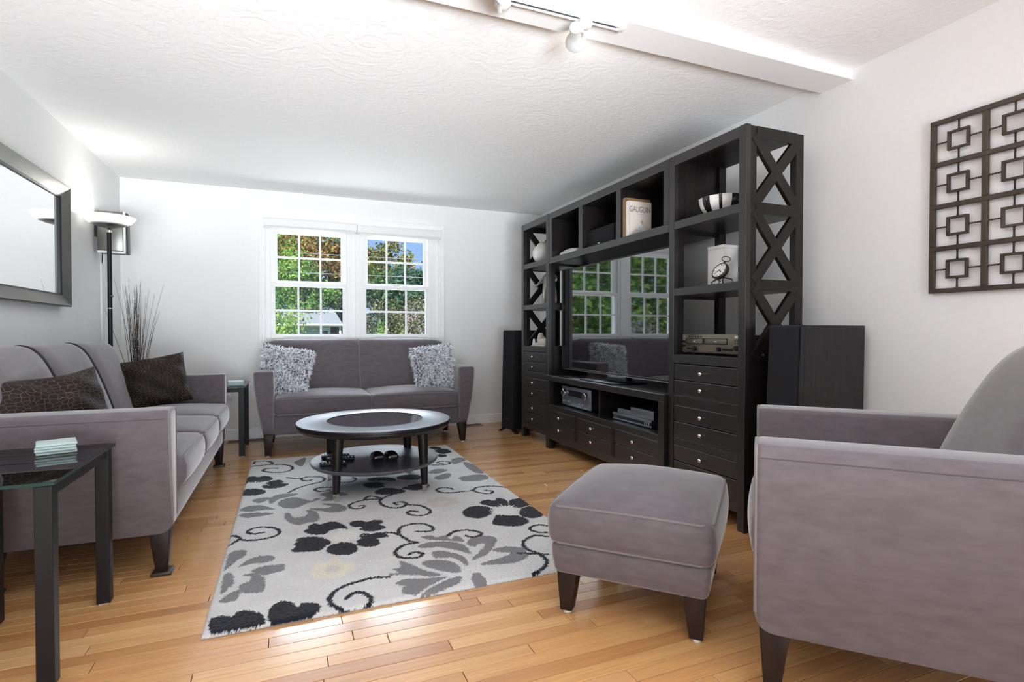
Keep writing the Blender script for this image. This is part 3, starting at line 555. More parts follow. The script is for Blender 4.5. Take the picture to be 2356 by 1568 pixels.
CURL = [[(0.425,2.63),(0.458,2.606),(0.485,2.551),(0.508,2.478),(0.537,2.446),(0.487,2.447),(0.445,2.415),(0.423,2.377),(0.428,2.321),(0.469,2.291),(0.509,2.287),(0.529,2.315),(0.514,2.34),(0.486,2.342),(0.473,2.329)],[(0.479,2.597),(0.5,2.668),(0.561,2.698),(0.619,2.674),(0.646,2.62),(0.639,2.576),(0.61,2.566),(0.56,2.586)],[(0.691,2.477),(0.73,2.516),(0.792,2.513),(0.835,2.473),(0.843,2.436),(0.816,2.415),(0.779,2.423),(0.77,2.444)],[(0.354,2.14),(0.311,2.16),(0.238,2.15),(0.172,2.122),(0.135,2.077),(0.127,2.036),(0.139,1.988),(0.173,1.95),(0.22,1.943),(0.258,1.963),(0.266,2.004),(0.244,2.052),(0.217,2.063),(0.186,2.03)],[(-0.258,2.743),(-0.233,2.783),(-0.223,2.82),(-0.26,2.872)],[(-0.224,2.8),(-0.173,2.768),(-0.113,2.765),(-0.066,2.788),(-0.05,2.836),(-0.076,2.9),(-0.134,2.936),(-0.182,2.925),(-0.193,2.884),(-0.164,2.85),(-0.123,2.855)],[(-0.012,3.507),(0.042,3.592),(0.107,3.641),(0.185,3.687),(0.208,3.76),(0.172,3.817),(0.094,3.841),(0.064,3.798),(0.091,3.746),(0.13,3.759)],[(-0.022,3.876),(0.026,3.835),(0.074,3.824)],[(0.233,3.532),(0.159,3.544),(0.139,3.508),(0.164,3.462),(0.219,3.465)],[(0.56,3.237),(0.496,3.181),(0.47,3.127),(0.475,3.049),(0.517,2.988),(0.568,2.981),(0.603,3.027),(0.585,3.074),(0.54,3.068),(0.551,3.033)],[(0.488,3.184),(0.442,3.245),(0.404,3.228),(0.395,3.19)],[(0.485,3.169),(0.399,3.188),(0.326,3.156),(0.299,3.106),(0.323,3.053),(0.365,3.05),(0.378,3.089),(0.352,3.085)],[(0.6,3.013),(0.662,2.972),(0.694,2.9),(0.69,2.832),(0.641,2.803),(0.589,2.832),(0.577,2.878),(0.602,2.896),(0.631,2.87)],[(1.24,3.119),(1.166,3.175),(1.076,3.186),(1.028,3.133),(0.968,3.132),(0.899,3.133),(0.839,3.164),(0.826,3.226),(0.865,3.261),(0.908,3.236),(0.923,3.201)],[(1.028,3.133),(1.048,3.072),(1.104,3.031),(1.133,3.071),(1.099,3.103)],[(-0.265,4.312),(-0.193,4.302),(-0.131,4.317),(-0.127,4.378),(-0.177,4.442),(-0.241,4.441),(-0.248,4.376)],[(-0.135,4.304),(-0.045,4.267),(0.008,4.184),(0.007,4.088),(-0.043,4.038),(-0.123,4.062),(-0.175,4.13),(-0.157,4.189),(-0.086,4.174)],[(0.95,3.847),(1.014,3.821),(1.076,3.832),(1.093,3.893),(1.043,3.93),(0.998,3.895),(1.037,3.863)],[(1.182,2.412),(1.15,2.444),(1.101,2.433),(1.084,2.394),(1.106,2.35),(1.141,2.336)],[(1.122,2.289),(1.068,2.322),(1.003,2.285),(0.974,2.237),(0.972,2.179),(0.996,2.132),(1.003,2.075),(0.991,2.028),(0.946,1.981),(0.901,1.96)],[(0.918,2.16),(0.979,2.13),(1.031,2.103)],[(0.291,3.612),(0.364,3.614),(0.399,3.661),(0.384,3.709)]]
EYES = [(0.235,2.669),(1.075,2.715),(-0.219,3.756),(0.62,3.438)]
CREAM = [(0.156,2.306),(0.792,2.986)]

RX0, RX1, RY0, RY1 = -.268, 1.245, 1.955, 4.512
nx, ny = 400, 676
gx = np.linspace(RX0, RX1, nx); gy = np.linspace(RY0, RY1, ny); GX, GY = np.meshgrid(gx, gy)
dye = np.zeros((ny, nx, 3)); dye[:] = (.60, .60, .595)
hgt = np.zeros((ny, nx)); jx = rng.normal(0, .0022, GX.shape); jy = rng.normal(0, .0022, GX.shape); QX, QY = GX + jx, GY + jy
def inside(poly):
    m = np.zeros(GX.shape, bool); n = len(poly); xs = [p[0] for p in poly]; ys = [p[1] for p in poly]
    i0, i1 = np.searchsorted(gx, (min(xs) - .01, max(xs) + .01)); j0, j1 = np.searchsorted(gy, (min(ys) - .01, max(ys) + .01))
    X, Y = QX[j0:j1, i0:i1], QY[j0:j1, i0:i1]; r_ = np.zeros(X.shape, bool)
    for k in range(n):
        (xa, ya), (xb, yb) = poly[k], poly[(k + 1) % n]
        c = ((ya > Y) != (yb > Y)); r_ ^= c & (X < (xb - xa) * (Y - ya) / ((yb - ya) or 1e-9) + xa)
    m[j0:j1, i0:i1] = r_; return m
def smooth_closed(p):
    n = len(p); out = []
    for i in range(n):
        a, b_, c, d_ = p[i - 1], p[i], p[(i + 1) % n], p[(i + 2) % n]
        for k in range(4):
            q = k / 4; out.append(tuple(.5 * (2 * b_[j] + (c[j] - a[j]) * q + (2 * a[j] - 5 * b_[j] + 4 * c[j] - d_[j]) * q * q + (3 * b_[j] - a[j] - 3 * c[j] + d_[j]) * q ** 3) for j in range(2)))
    return out
def splash(c, r, teeth, inner, seed):
    q = np.random.default_rng(seed); return [(c[0] + (r * q.uniform(.75, 1.1) if k % 2 else r * inner * q.uniform(.9, 1.1)) * cos(2 * pi * k / (2 * teeth)), c[1] + (r * q.uniform(.75, 1.1) if k % 2 else r * inner * q.uniform(.9, 1.1)) * sin(2 * pi * k / (2 * teeth))) for k in range(2 * teeth)]
for i, c in enumerate(CREAM):
    m = inside(smooth_closed(splash(c, .115, 7, .72, 20 + i))); dye[m] = (.68, .645, .54) if i == 0 else (.55, .52, .49)
    m = inside(splash(c, .05, 16, .5, 30 + i)); dye[m] = (.58, .56, .50)
for p in GREY: m = inside(smooth_closed(p)); dye[m] = (.20, .198, .203); hgt[m] += .001
for p in BLACK: m = inside(smooth_closed(p)); dye[m] = (.016, .017, .024); hgt[m] += .002
for i, c in enumerate(EYES): m = inside(splash(c, .10, 24, .55, i)); dye[m] = (.68, .68, .66)
for cu in CURL:
    pts = bez(cu, 6); w = np.full(GX.shape, 9.)
    for a, b_ in zip(pts[:-1], pts[1:]):
        i0, i1 = np.searchsorted(gx, (min(a[0], b_[0]) - .02, max(a[0], b_[0]) + .02)); j0, j1 = np.searchsorted(gy, (min(a[1], b_[1]) - .02, max(a[1], b_[1]) + .02))
        X, Y = QX[j0:j1, i0:i1], QY[j0:j1, i0:i1]; dx, dy = b_[0] - a[0], b_[1] - a[1]; l2 = dx * dx + dy * dy + 1e-12
        t_ = np.clip(((X - a[0]) * dx + (Y - a[1]) * dy) / l2, 0, 1); w[j0:j1, i0:i1] = np.minimum(w[j0:j1, i0:i1], np.hypot(X - a[0] - t_ * dx, Y - a[1] - t_ * dy))
    m = w < .0092; dye[m] = (.016, .017, .024); hgt[m] += .001
edge = np.minimum(np.minimum(GX - RX0, RX1 - GX), np.minimum(GY - RY0, RY1 - GY))
Z = .013 + hgt + rng.uniform(0, .0042, GX.shape) - .010 * np.exp(-edge / .006)
XX = GX + rng.normal(0, .0008, GX.shape); YY = GY + rng.normal(0, .0008, GX.shape)
co = np.stack([XX, YY, Z], -1).reshape(-1, 3)
sk = []                                                            # skirt down to the floor
ring = [j * nx for j in range(ny)] + [(ny - 1) * nx + i for i in range(1, nx)] + [j * nx + nx - 1 for j in range(ny - 2, -1, -1)] + [i for i in range(nx - 2, 0, -1)]
low = co[ring].copy(); low[:, 2] = .0005
ii = np.arange(nx * ny).reshape(ny, nx); qd = np.stack([ii[:-1, :-1], ii[:-1, 1:], ii[1:, 1:], ii[1:, :-1]], -1).reshape(-1, 4)
base = nx * ny; nr = len(ring); rn = np.array(ring); k = np.arange(nr); sq = np.stack([rn[k], rn[(k + 1) % nr], base + (k + 1) % nr, base + k], -1)
co = np.concatenate([co, low]); qd = np.concatenate([qd, sq])
me = bpy.data.meshes.new('area_rug'); me.vertices.add(len(co)); me.vertices.foreach_set('co', co.astype(np.float32).ravel())
me.loops.add(qd.size); me.loops.foreach_set('vertex_index', qd.astype(np.int32).ravel()); me.polygons.add(len(qd)); me.polygons.foreach_set('loop_start', np.arange(0, qd.size, 4, dtype=np.int32)); me.polygons.foreach_set('loop_total', np.full(len(qd), 4, dtype=np.int32))
me.update(calc_edges=True)
at = me.color_attributes.new('dye', 'FLOAT_COLOR', 'POINT'); cl = np.ones((len(co), 4), np.float32); cl[:base, :3] = dye.reshape(-1, 3); cl[base:, :3] = (.3, .3, .29); at.data.foreach_set('color', cl.ravel())
me.materials.append(m_rug); me.polygons.foreach_set('use_smooth', [True] * len(qd))
o = bpy.data.objects.new('area_rug', me); C.objects.link(o); tag(o, 'grey rug with black and grey flowers and swirls under the coffee table', 'rug')
# ------------------------------------------------------------------ media wall: two towers, hutch bridge, console
XF, XK = 2.037, 2.425           # front and back of the towers
def knob(parent, x, y, z, s=1.):
    obj('knob', B().lathe([(.0035, .012 * s), (.005, .011), (.0045, .0), (.006, -.006), (.0115, -.012), (.0125, -.016), (.010, -.021), (.001, -.023)], (x - .0, y, z), 14, axis=(1, 0, 0)), m_nick, parent, ang=60)
def drawer(root, x, y0, y1, z0, z1, ky=None):
    d = obj('drawer', B().box(x - .001, x + .02, y0 + .0022, y1 - .0022, z0 + .002, z1 - .002), m_esph, root, smooth=False, bevel=.0034, seg=2)
    knob(d, x - .009, ky if ky is not None else (y0 + y1) / 2, (z0 + z1) / 2)
def bays_x(root, ylo, yhi, xs0, xs1, bays, n):
    for z0, z1 in bays:
        ym = (ylo + yhi) / 2; th = yhi - ylo
        for (a, b_, tk) in (((xs0 - .012, z1 + .012), (xs1 + .012, z0 - .012), th), ((xs0 - .012, z0 - .012), (xs1 + .012, z1 + .012), th - .0012)):
            obj('cross_brace', B().bar((a[0], ym, a[1]), (b_[0], ym, b_[1]), (0, 1, 0), .054, tk), m_esp, root, smooth=False, bevel=.0015)
def tower(label, y0, y1, outer):
    # outer = +1: the outer (lattice) side faces +y, -1: faces -y
    t = thing('media_tower', label, 'shelving', (0, 0, 0), group='dark wood media wall units')
    P = .046
    for y_ in (y0 + P / 2, y1 - P / 2):
        obj('front_post', B().box(XF, XF + .03, y_ - P / 2, y_ + P / 2, 0, 1.985), m_espf, t, smooth=False, bevel=.002)
        obj('rear_post', B().box(XK - .052, XK, y_ - P / 2 + .004, y_ + P / 2 - .004, 0, 1.982), m_esp, t, smooth=False, bevel=.002)
        obj('side_stile', B().box(XF + .031, XF + .072, y_ - .018, y_ + .018, .0, 1.982), m_esp, t, smooth=False, bevel=.002)
    yo = (y0, y0 + .026) if outer < 0 else (y1 - .026, y1)
    yi = (y1 - .026, y1) if outer < 0 else (y0, y0 + .026)
    bays = ((1.615, 1.925), (1.240, 1.560), (.860, 1.184))
    bays_x(t, yo[0] + .002, yo[1] - .002, XF + .072, XK - .052, bays, 3)
    for z0, z1 in ((1.925, 1.982), (1.560, 1.615), (1.184, 1.240)):
        obj('side_rail', B().box(XF + .07, XK - .05, yo[0] + .001, yo[1] - .001, z0, z1), m_esp, t, smooth=False, bevel=.0015)
        if z0 < 1.9: obj('inner_rail', B().box(XF + .07, XK - .05, yi[0] + .004, yi[1] - .004, z0 - .012, z1 - .02), m_esp, t, smooth=False, bevel=.0015)
    obj('side_panel', B().box(XF + .05, XK - .04, yo[0] + .006, yo[1] - .004, .10, .862), m_esp, t, smooth=False)
    obj('side_panel', B().box(XF + .05, XK - .04, yi[0] + .004, yi[1] - .006, .10, .862), m_esp, t, smooth=False)
    obj('side_panel', B().box(XF + .05, XK - .04, yi[0] + .005, yi[1] - .007, 1.57, 1.975), m_esp, t, smooth=False)
    a, b_ = y0 + P, y1 - P
    obj('top_board', B().box(XF + .004, XK, y0 + .01, y1 - .01, 1.962, 1.984), m_esp, t, smooth=False)
    obj('front_rail', B().box(XF + .002, XF + .026, a, b_, 1.930, 1.985), m_esph, t, smooth=False, bevel=.002)
    for z0, z1 in ((1.566, 1.612), (1.186, 1.230), (.805, .853)):
        obj('shelf', B().box(XF + .003, XK - .01, a - .012, b_ + .012, z0, z1), m_esph, t, smooth=False, bevel=.002)
    for z0, z1 in ((.622 - .055, .622), (.340, .380), (.088, .140)):
        obj('front_rail', B().box(XF + .003, XF + .026, a, b_, z0, z1), m_esph, t, smooth=False, bevel=.002)
    obj('back_panel', B().box(XK - .012, XK - .004, a, b_, .10, .85), m_esp, t, smooth=False)
    for z0, z1 in ((.711, .802), (.622, .711), (.474, .567), (.380, .474), (.249, .340), (.140, .249)):
        drawer(t, XF + .004, a, b_, z0, z1, (a + b_) / 2 + (.0 if outer < 0 else .0))
    return t
tower('dark wood open tower with crossed side braces nearest the armchair', 1.992, 2.566, -1)
tower('dark wood open tower with crossed side braces farthest back by the window wall', 4.146, 4.722, 1)
t = thing('hutch_bridge', 'dark wood bridge of three cubbies above the television', 'shelving', (0, 0, 0), group='dark wood media wall units')
BY0, BY1 = 2.570, 4.142
obj('top_board', B().box(XF + .002, XK, BY0, BY1, 1.930, 1.984), m_esph, t, smooth=False, bevel=.002)
obj('bottom_board', B().box(XF + .002, XK, BY0, BY1, 1.560, 1.608), m_esph, t, smooth=False, bevel=.002)
obj('back_panel', B().box(XK - .02, XK - .008, BY0, BY1, 1.608, 1.930), m_esp, t, smooth=False)
for a, b_ in ((BY0, 2.621), (3.068, 3.121), (3.577, 3.633), (4.090, BY1)):
    obj('divider', B().box(XF + .003, XK - .02, a, b_, 1.608, 1.930), m_espf, t, smooth=False, bevel=.002)
t = thing('media_console', 'low dark wood console with six drawers under the television', 'cabinet', (0, 0, 0), group='dark wood media wall units')
CX = 2.012; CK = 2.455; KY0, KY1 = 2.572, 4.140
obj('top_board', B().box(CX - .002, CK, KY0 - .003, KY1 + .003, .573, .618), m_esph, t, smooth=False, bevel=.003)
for a, b_ in ((KY0, 2.624), (4.088, KY1)):
    obj('corner_post', B().box(CX, CX + .05, a, b_, 0, .573), m_espf, t, smooth=False, bevel=.002)
    obj('corner_post', B().box(CK - .05, CK, a, b_, 0, .573), m_esp, t, smooth=False, bevel=.002)
    obj('side_panel', B().box(CX + .05, CK - .05, a + .01, b_ - .01, .10, .573), m_esp, t, smooth=False)
obj('shelf', B().box(CX + .002, CK - .01, 2.624, 4.088, .335, .375), m_esph, t, smooth=False, bevel=.002)
obj('back_panel', B().box(CK - .02, CK - .008, 2.624, 4.088, .10, .573), m_esp, t, smooth=False)
obj('divider', B().box(CX + .03, CK - .02, 3.322, 3.342, .375, .573), m_esp, t, smooth=False, bevel=.002)
obj('base_rail', B().box(CX + .003, CX + .028, 2.624, 4.088, .086, .138), m_esph, t, smooth=False, bevel=.002)
for a, b_ in ((3.605, 3.645), (3.090, 3.129)):
    obj('drawer_divider', B().box(CX + .003, CX + .026, a, b_, .138, .335), m_esp, t, smooth=False, bevel=.002)
for a, b_ in ((2.624, 3.090), (3.129, 3.605), (3.645, 4.088)):
    for z0, z1 in ((.138, .238), (.238, .335)): drawer(t, CX + .004, a, b_, z0, z1)
# ------------------------------------------------------------------ television and electronics
t = thing('television', 'large flat black television on the console reflecting the window', 'television', (2.15, 3.36, .618))
y0, y1, z0, z1 = -.757, .757, .055, .890
fr = B(); fr.box(0, .03, y0, y1, z0, z0 + .012); fr.box(0, .03, y0, y1, z1 - .010, z1); fr.box(0, .03, y0, y0 + .010, z0, z1); fr.box(0, .03, y1 - .010, y1, z0, z1)
obj('bezel', fr, m_plast, t, smooth=False, bevel=.0015)
obj('screen', B().box(.004, .020, y0 + .008, y1 - .008, z0 + .010, z1 - .008), m_screen, t, smooth=False)
obj('back_shell', B().soft(.026, .075, y0 + .10, y1 - .10, z0 + .03, z1 - .20, r=.02, n=3), m_plast, t)
obj('trim_strip', B().box(-.0015, .004, y0 + .004, y1 - .004, z0 - .004, z0 + .002), m_nick, t, smooth=False)
obj('stand_base', B().box(-.105, .165, -.22, .26, 0, .010), m_plast, t, bevel=.003, label='thin black rectangular stand plate')
obj('stand_neck', B().box(.035, .065, -.07, .07, .009, .12), m_plast, t, bevel=.003)
obj('stand_bar', B().soft(-.02, .05, -.215, .02, .012, .052, r=.012, n=4), m_plast, t)
# receiver in the left console bay
t = thing('av_receiver', 'steel-blue receiver with two round knobs in the left console bay', 'receiver', (2.085, 3.755, .375))
obj('chassis', B().box(.012, .33, -.215, .215, .014, .165), m_plast, t, bevel=.003)
obj('faceplate', B().box(0, .014, -.232, .232, .012, .168), m_steel, t, bevel=.003)
obj('display', B().box(-.002, .002, -.105, .13, .092, .140), m_scrd, t, smooth=False)
obj('trim_line', B().box(-.003, .002, -.13, .135, .083, .088), m_nick, t, smooth=False)
for y_ in (.180, -.165): obj('knob', B().lathe([(.001, 0), (.030, 0), (.033, -.004), (.031, -.020), (.027, -.023), (.001, -.023)], (0, y_, .112), 24, axis=(1, 0, 0)), m_nick, t)
for y_ in (.19, .13, .10, -.06, -.11): obj('button', B().box(-.004, .002, y_ - .006, y_ + .006, .038, .048), m_nick, t, bevel=.001)
for y_ in (-.17, .17): obj('foot', B().lathe([(.001, 0), (.018, 0), (.02, .014), (.001, .014)], (.05, y_, 0), 12), m_plast, t)
obj('foot', B().lathe([(.001, 0), (.018, 0), (.02, .014), (.001, .014)], (.28, .17, 0), 12), m_plast, t); obj('foot', B().lathe([(.001, 0), (.018, 0), (.02, .014), (.001, .014)], (.28, -.17, 0), 12), m_plast, t)
t = thing('disc_player', 'flat black disc player under two small boxes in right console bay', 'player', (2.085, 3.0, .375))
obj('body', B().box(.0, .25, -.215, .215, .006, .052), m_plast, t, bevel=.002)
obj('top_strip', B().box(-.003, .002, -.217, .217, .036, .052), m_steel, t, bevel=.001); obj('bottom_strip', B().box(-.003, .002, -.217, .217, .006, .016), m_steel, t, bevel=.001)
obj('badge', B().box(-.0015, .001, .165, .205, .024, .030), m_nick, t, smooth=False)
for y_ in (-.15, -.17, -.19): obj('button', B().box(-.004, .001, y_ - .005, y_ + .005, .018, .034), m_nick, t, bevel=.001)
for y_ in (-.18, .18):
    for x in (.03, .22): obj('foot', B().lathe([(.001, 0), (.012, 0), (.013, .007), (.001, .007)], (x, y_, 0), 10), m_plast, t)
t = thing('set_top_box', 'small grey-fronted box, left of the two on the disc player', 'box', (2.095, 3.10, .427))
obj('shell', B().box(.003, .12, -.075, .075, 0, .030), m_plast, t, bevel=.002); obj('faceplate', B().box(0, .004, -.076, .076, 0, .031), m_steel, t, bevel=.001); obj('indicator', B().box(-.001, .001, .058, .064, .012, .018), m_bud, t, smooth=False)
t = thing('set_top_box', 'larger grey-fronted box, right of the two on the disc player', 'box', (2.095, 2.90, .427))
obj('shell', B().box(.003, .15, -.12, .12, 0, .056), m_plast, t, bevel=.002); obj('faceplate', B().box(0, .004, -.121, .121, 0, .057), m_steel, t, bevel=.001); obj('indicator', B().box(-.001, .001, .105, .111, .040, .046), m_bud, t, smooth=False)
# minidisc deck on the near tower counter
t = thing('disc_deck', 'champagne-grey disc deck with many small knobs on the near tower counter', 'deck', (2.125, 2.325, .853))
obj('chassis', B().box(.01, .27, -.205, .205, .014, .112), m_plast, t, bevel=.003)
obj('faceplate', B().box(0, .012, -.222, .222, .012, .116), m_gold, t, bevel=.002)
for a, b_, nm in ((.055, .185, 'disc_slot'), (-.125, .040, 'disc_tray')):
    s = obj(nm, B().box(-.003, .001, a, b_, .063, .090), m_gold, t, bevel=.001)
    f = B(); f.box(-.0035, .0005, a - .004, b_ + .004, .0895, .0925); f.box(-.0035, .0005, a - .004, b_ + .004, .060, .063); f.box(-.0035, .0005, a - .004, a, .06, .0925); f.box(-.0035, .0005, b_, b_ + .004, .06, .0925); obj('slot_rim', f, m_plast, s, smooth=False)
    obj('slot_mark', B().box(-.0036, -.0028, (a + b_) / 2 - .008, (a + b_) / 2 + .008, .073, .078), m_bud, s, smooth=False)
obj('display', B().box(-.0015, .001, -.035, .085, .022, .054), M('amber_display', (.13, .10, .075), .15), t, smooth=False)
for y_, z, r in ((.115, .036, .013), (-.072, .036, .013), (-.195, .044, .014), (.205, .074, .009), (.205, .050, .007)):
    obj('knob', B().lathe([(.0005, 0), (r, 0), (r * .9, -.014), (.0005, -.015)], (0, y_, z), 16, axis=(1, 0, 0)), m_plast, t)
for i in range(4): obj('button', B().lathe([(.0005, 0), (.006, 0), (.005, -.006), (.0005, -.007)], (0, -.105 - .018 * i, .034), 12, axis=(1, 0, 0)), m_plast, t)
for i in range(3):
    obj('button', B().lathe([(.0005, 0), (.0045, 0), (.004, -.005), (.0005, -.005)], (0, .178 - .014 * i, .034), 10, axis=(1, 0, 0)), m_plast, t)
for i in range(5): obj('button', B().box(-.003, .001, .16 - .024 * i, .166 - .024 * i, .099, .104), m_plast, t, smooth=False)
for i in range(2):
    for j in range(2): obj('button', B().box(-.003, .001, -.185 - .016 * i, -.180 - .016 * i, .066 + .014 * j, .071 + .014 * j), m_plast, t, smooth=False)
text('JVC', .011, m_bud, t, (-.0006, .205, .099), (radians(90), 0, radians(-90)), .0003)
obj('badge', B().box(-.0012, .001, -.21, -.178, .094, .108), m_bud, t, smooth=False)
for y_ in (-.17, .17):
    for x in (.04, .24): obj('foot', B().lathe([(.001, 0), (.018, 0), (.02, .014), (.001, .014)], (x, y_, 0), 12), m_plast, t)
obj('power_cord', B().tube([(.27, .10, .05), (.33, .10, .10), (.35, .08, .18), (.33, .11, .26), (.36, .07, .34), (.34, .10, .40)], .005, 8), m_wplast, t, label='white power cord hanging behind the deck')
# speakers
def speaker(label, loc, rz, w, d, h, lean, grp='floor speakers'):
    t = thing('floor_speaker', label, 'speaker', loc, rz, grp)     # front faces local -y
    z0 = .035
    def sh(z): return -lean * (1 - (z - z0) / (h - z0))
    def slab(x0, x1, ya, yb, za, zb): return B().add([(x0, ya + sh(za), za), (x1, ya + sh(za), za), (x1, yb + sh(za) * .35, za), (x0, yb + sh(za) * .35, za), (x0, ya + sh(zb), zb), (x1, ya + sh(zb), zb), (x1, yb + sh(zb) * .35, zb), (x0, yb + sh(zb) * .35, zb)],
                     [(3, 2, 1, 0), (4, 5, 6, 7), (0, 1, 5, 4), (1, 2, 6, 5), (2, 3, 7, 6), (3, 0, 4, 7)])
    obj('cabinet', slab(0, w, .03, d, z0, h), m_vinyl, t, smooth=False, bevel=.003)
    obj('baffle', slab(.002, w - .002, .012, .031, z0, h + .001), m_plast, t, smooth=False, bevel=.005)
    obj('grille', slab(.012, w - .012, -.004, .013, z0 + .012, h - .006), m_grille, t, smooth=False, bevel=.008, seg=3)
    obj('badge', slab(w / 2 - .012, w / 2 + .012, -.0055, -.003, z0 + .10, z0 + .104), m_nick, t, smooth=False)
    for x in (-.025, w + .025):
        for y_ in (.02, d - .05): obj('outrigger_foot', B().loft([[(x - .012, y_ - .02 - lean, .0), (x + .012, y_ - .02 - lean, .0), (x + .012, y_ + .02 - lean, .0), (x - .012, y_ + .02 - lean, .0)], [((x + w / 2) / 2 - .02, y_ - .015 - lean * .9, z0 + .002), ((x + w / 2) / 2 + .02, y_ - .015 - lean * .9, z0 + .002), ((x + w / 2) / 2 + .02, y_ + .02 - lean * .9, z0 + .002), ((x + w / 2) / 2 - .02, y_ + .02 - lean * .9, z0 + .002)]]), m_plast, t, smooth=False)
    return t
speaker('slim black floor speaker between the back wall and the far tower', (1.955, 5.005, 0), radians(-67), .185, .30, 1.0, .03)
speaker('large black ash floor speaker between the near tower and the armchair', (2.085, 1.905, 0), radians(-87), .175, .455, 1.012, .045)
t = thing('center_speaker', 'black centre speaker lying in the middle cubby above the television', 'speaker', (2.085, 3.415, 1.608))
obj('cabinet', B().box(.015, .24, -.20, .20, 0, .135), m_vinyl, t, bevel=.004); obj('grille', B().box(0, .016, -.196, .196, .003, .132), m_grille, t, bevel=.005)
obj('badge', B().box(-.0015, .001, -.018, .010, .018, .024), m_wplast, t, smooth=False)
# surround speaker in the corner
t = thing('surround_speaker', 'square pewter wall speaker hung on the left wall behind the lamp', 'speaker', (-1.201, 4.82, 1.565), radians(3))
obj('cabinet', B().box(-.088, .088, 0, .11, 0, .30), m_plast, t, bevel=.004)
obj('front_panel', B().box(-.092, .066, -.016, .002, .012, .303), m_pewt, t, bevel=.004)
obj('side_strip', B().box(.066, .080, -.016, .002, .0, .303), m_wplast, t, bevel=.002); obj('lower_strip', B().box(-.092, .080, -.015, .002, -.004, .012), m_wplast, t, bevel=.002)
obj('wall_bracket', B().box(-.118, -.08, .03, .08, .12, .2), m_plast, t, smooth=False)
t = thing('cord_cover', 'thin white cord raceway running down the left wall below the surround speaker', 'raceway', (XL, 4.97, .1))
obj('channel', B().box(0, .012, -.009, .009, 0, 1.42), m_wplast, t, bevel=.003); obj('cord', B().tube([(.012, 0, 1.40), (.02, -.02, 1.47), (.04, -.05, 1.53)], .004, 6), m_plast, t)
# ------------------------------------------------------------------ things on the shelves
def book(label, x0, y0, d, th, h, cover, z=1.608):
    # stands spine out: spine faces -x, front cover faces -y
    t = thing('book', label, 'book', (x0, y0, z), 0, 'books in the right cubby')
    obj('cover', (lambda b: (b.box(0, d, 0, .003, 0, h), b.box(0, d, th - .003, th, 0, h), b.box(0, .003, 0, th, 0, h), b)[3])(B()), cover, t, smooth=False, bevel=.0008)
    obj('pages', B().box(.003, d - .003, .003, th - .003, .003, h - .003), m_trim, t, smooth=False)
    return t
m_bw = M('cream_cover', (.78, .69, .61), .4, var=.02); m_bb = M('tan_cover', (.30, .165, .07), .5, var=.15, freq=30); m_bd = M('dark_brown_cover', (.022, .011, .009), .5, var=.2)
t = book('white art book titled GAUGUIN standing rightmost in the right cubby', 2.050, 2.986, .178, .032, .230, m_bw)
obj('spine', B().box(-.0015, .001, .0005, .0315, 0, .230), m_wplast, t, bevel=.0006)
m_ink = M('grey_ink', (.16, .15, .14), .6)
text('GAUGUIN', .036, m_ink, t, (.088, -.0006, .160), (radians(90), 0, 0), .0003, 'title').scale = (1, 1.5, 1)
obj('subtitle', B().box(.055, .123, -.0006, .0005, .146, .1485), M('pale_ink', (.5, .46, .42), .6), t, smooth=False)
def flat(pts, mat, nm, y_=-.0008): obj(nm, B().add([(.115 - a if False else .089 - a * .78, y_, b_) for a, b_ in pts], [tuple(range(len(pts)))]), mat, t, smooth=False)
m_c1 = M('pale_grey_print', (.80, .79, .78), .5, var=.05); m_c2 = M('brown_print', (.36, .24, .17), .5); m_c3 = M('tan_print', (.60, .49, .42), .5, var=.1)
flat([(.030, 0), (-.110, 0), (-.106, .016), (-.047, .056), (-.033, .070), (-.022, .092), (-.015, .116), (-.006, .086), (.004, .082), (.010, .112), (.018, .084), (.024, .068), (.042, .050), (.035, .036), (.022, .034)], m_c1, 'cover_picture')
flat([(-.032, .072), (-.020, .095), (-.015, .115), (-.009, .092)], m_c2, 'cover_picture', -.0011); flat([(.006, .061), (.013, .066), (.017, .062), (.011, .058)], m_ink, 'cover_picture', -.0011); flat([(.034, .043), (.040, .048), (.041, .042), (.036, .038)], m_ink, 'cover_picture', -.0011)
flat([(-.040, .050), (-.106, .014), (-.108, .004), (-.075, .008)], m_c3, 'cover_picture', -.0011)
book('tan book between the white and dark brown books in the right cubby', 2.050, 3.021, .196, .036, .258, m_bb)
book('thin dark brown book against the left divider in the right cubby', 2.052, 3.0585, .20, .009, .250, m_bd)
t = thing('ornament', 'white low ceramic ornament lying in the left cubby', 'ornament', (2.135, 3.945, 1.608))
obj('body', B().soft(-.03, .03, -.15, .14, 0, .042, r=.02, crown=.012, n=8), m_ceram, t); obj('ridge', B().tube([(-.02, -.13, .030), (-.005, -.05, .052), (-.005, .06, .052), (-.01, .12, .034)], .006, 8), m_ceram, t); obj('foot_rim', B().box(-.025, .025, -.13, .12, .0, .006), m_plast, t, bevel=.002)
t = thing('round_vase', 'white ribbed round vase on the top shelf of the far tower', 'vase', (2.19, 4.555, 1.612))
pv = [(.001, 0), (.04, 0), (.045, .006)] + [(.03 + .075 * sin(pi * (.12 + .80 * k / 14)), .006 + .185 * k / 14) for k in range(15)] + [(.024, .205), (.020, .20), (.001, .19)]
obj('body', B().lathe(pv, n=36), m_ceram, t)
for k in range(18): a = 2 * pi * k / 18; obj('rib', B().tube([((.03 + .075 * sin(pi * (.12 + .80 * q))) * cos(a), (.03 + .075 * sin(pi * (.12 + .80 * q))) * sin(a), .006 + .185 * q) for q in (0, .2, .4, .6, .8, 1)], .0022, 5), m_ceram, t)
t = thing('figurine', 'black and white standing figurine on the middle shelf of the far tower', 'figurine', (2.19, 4.44, 1.230))
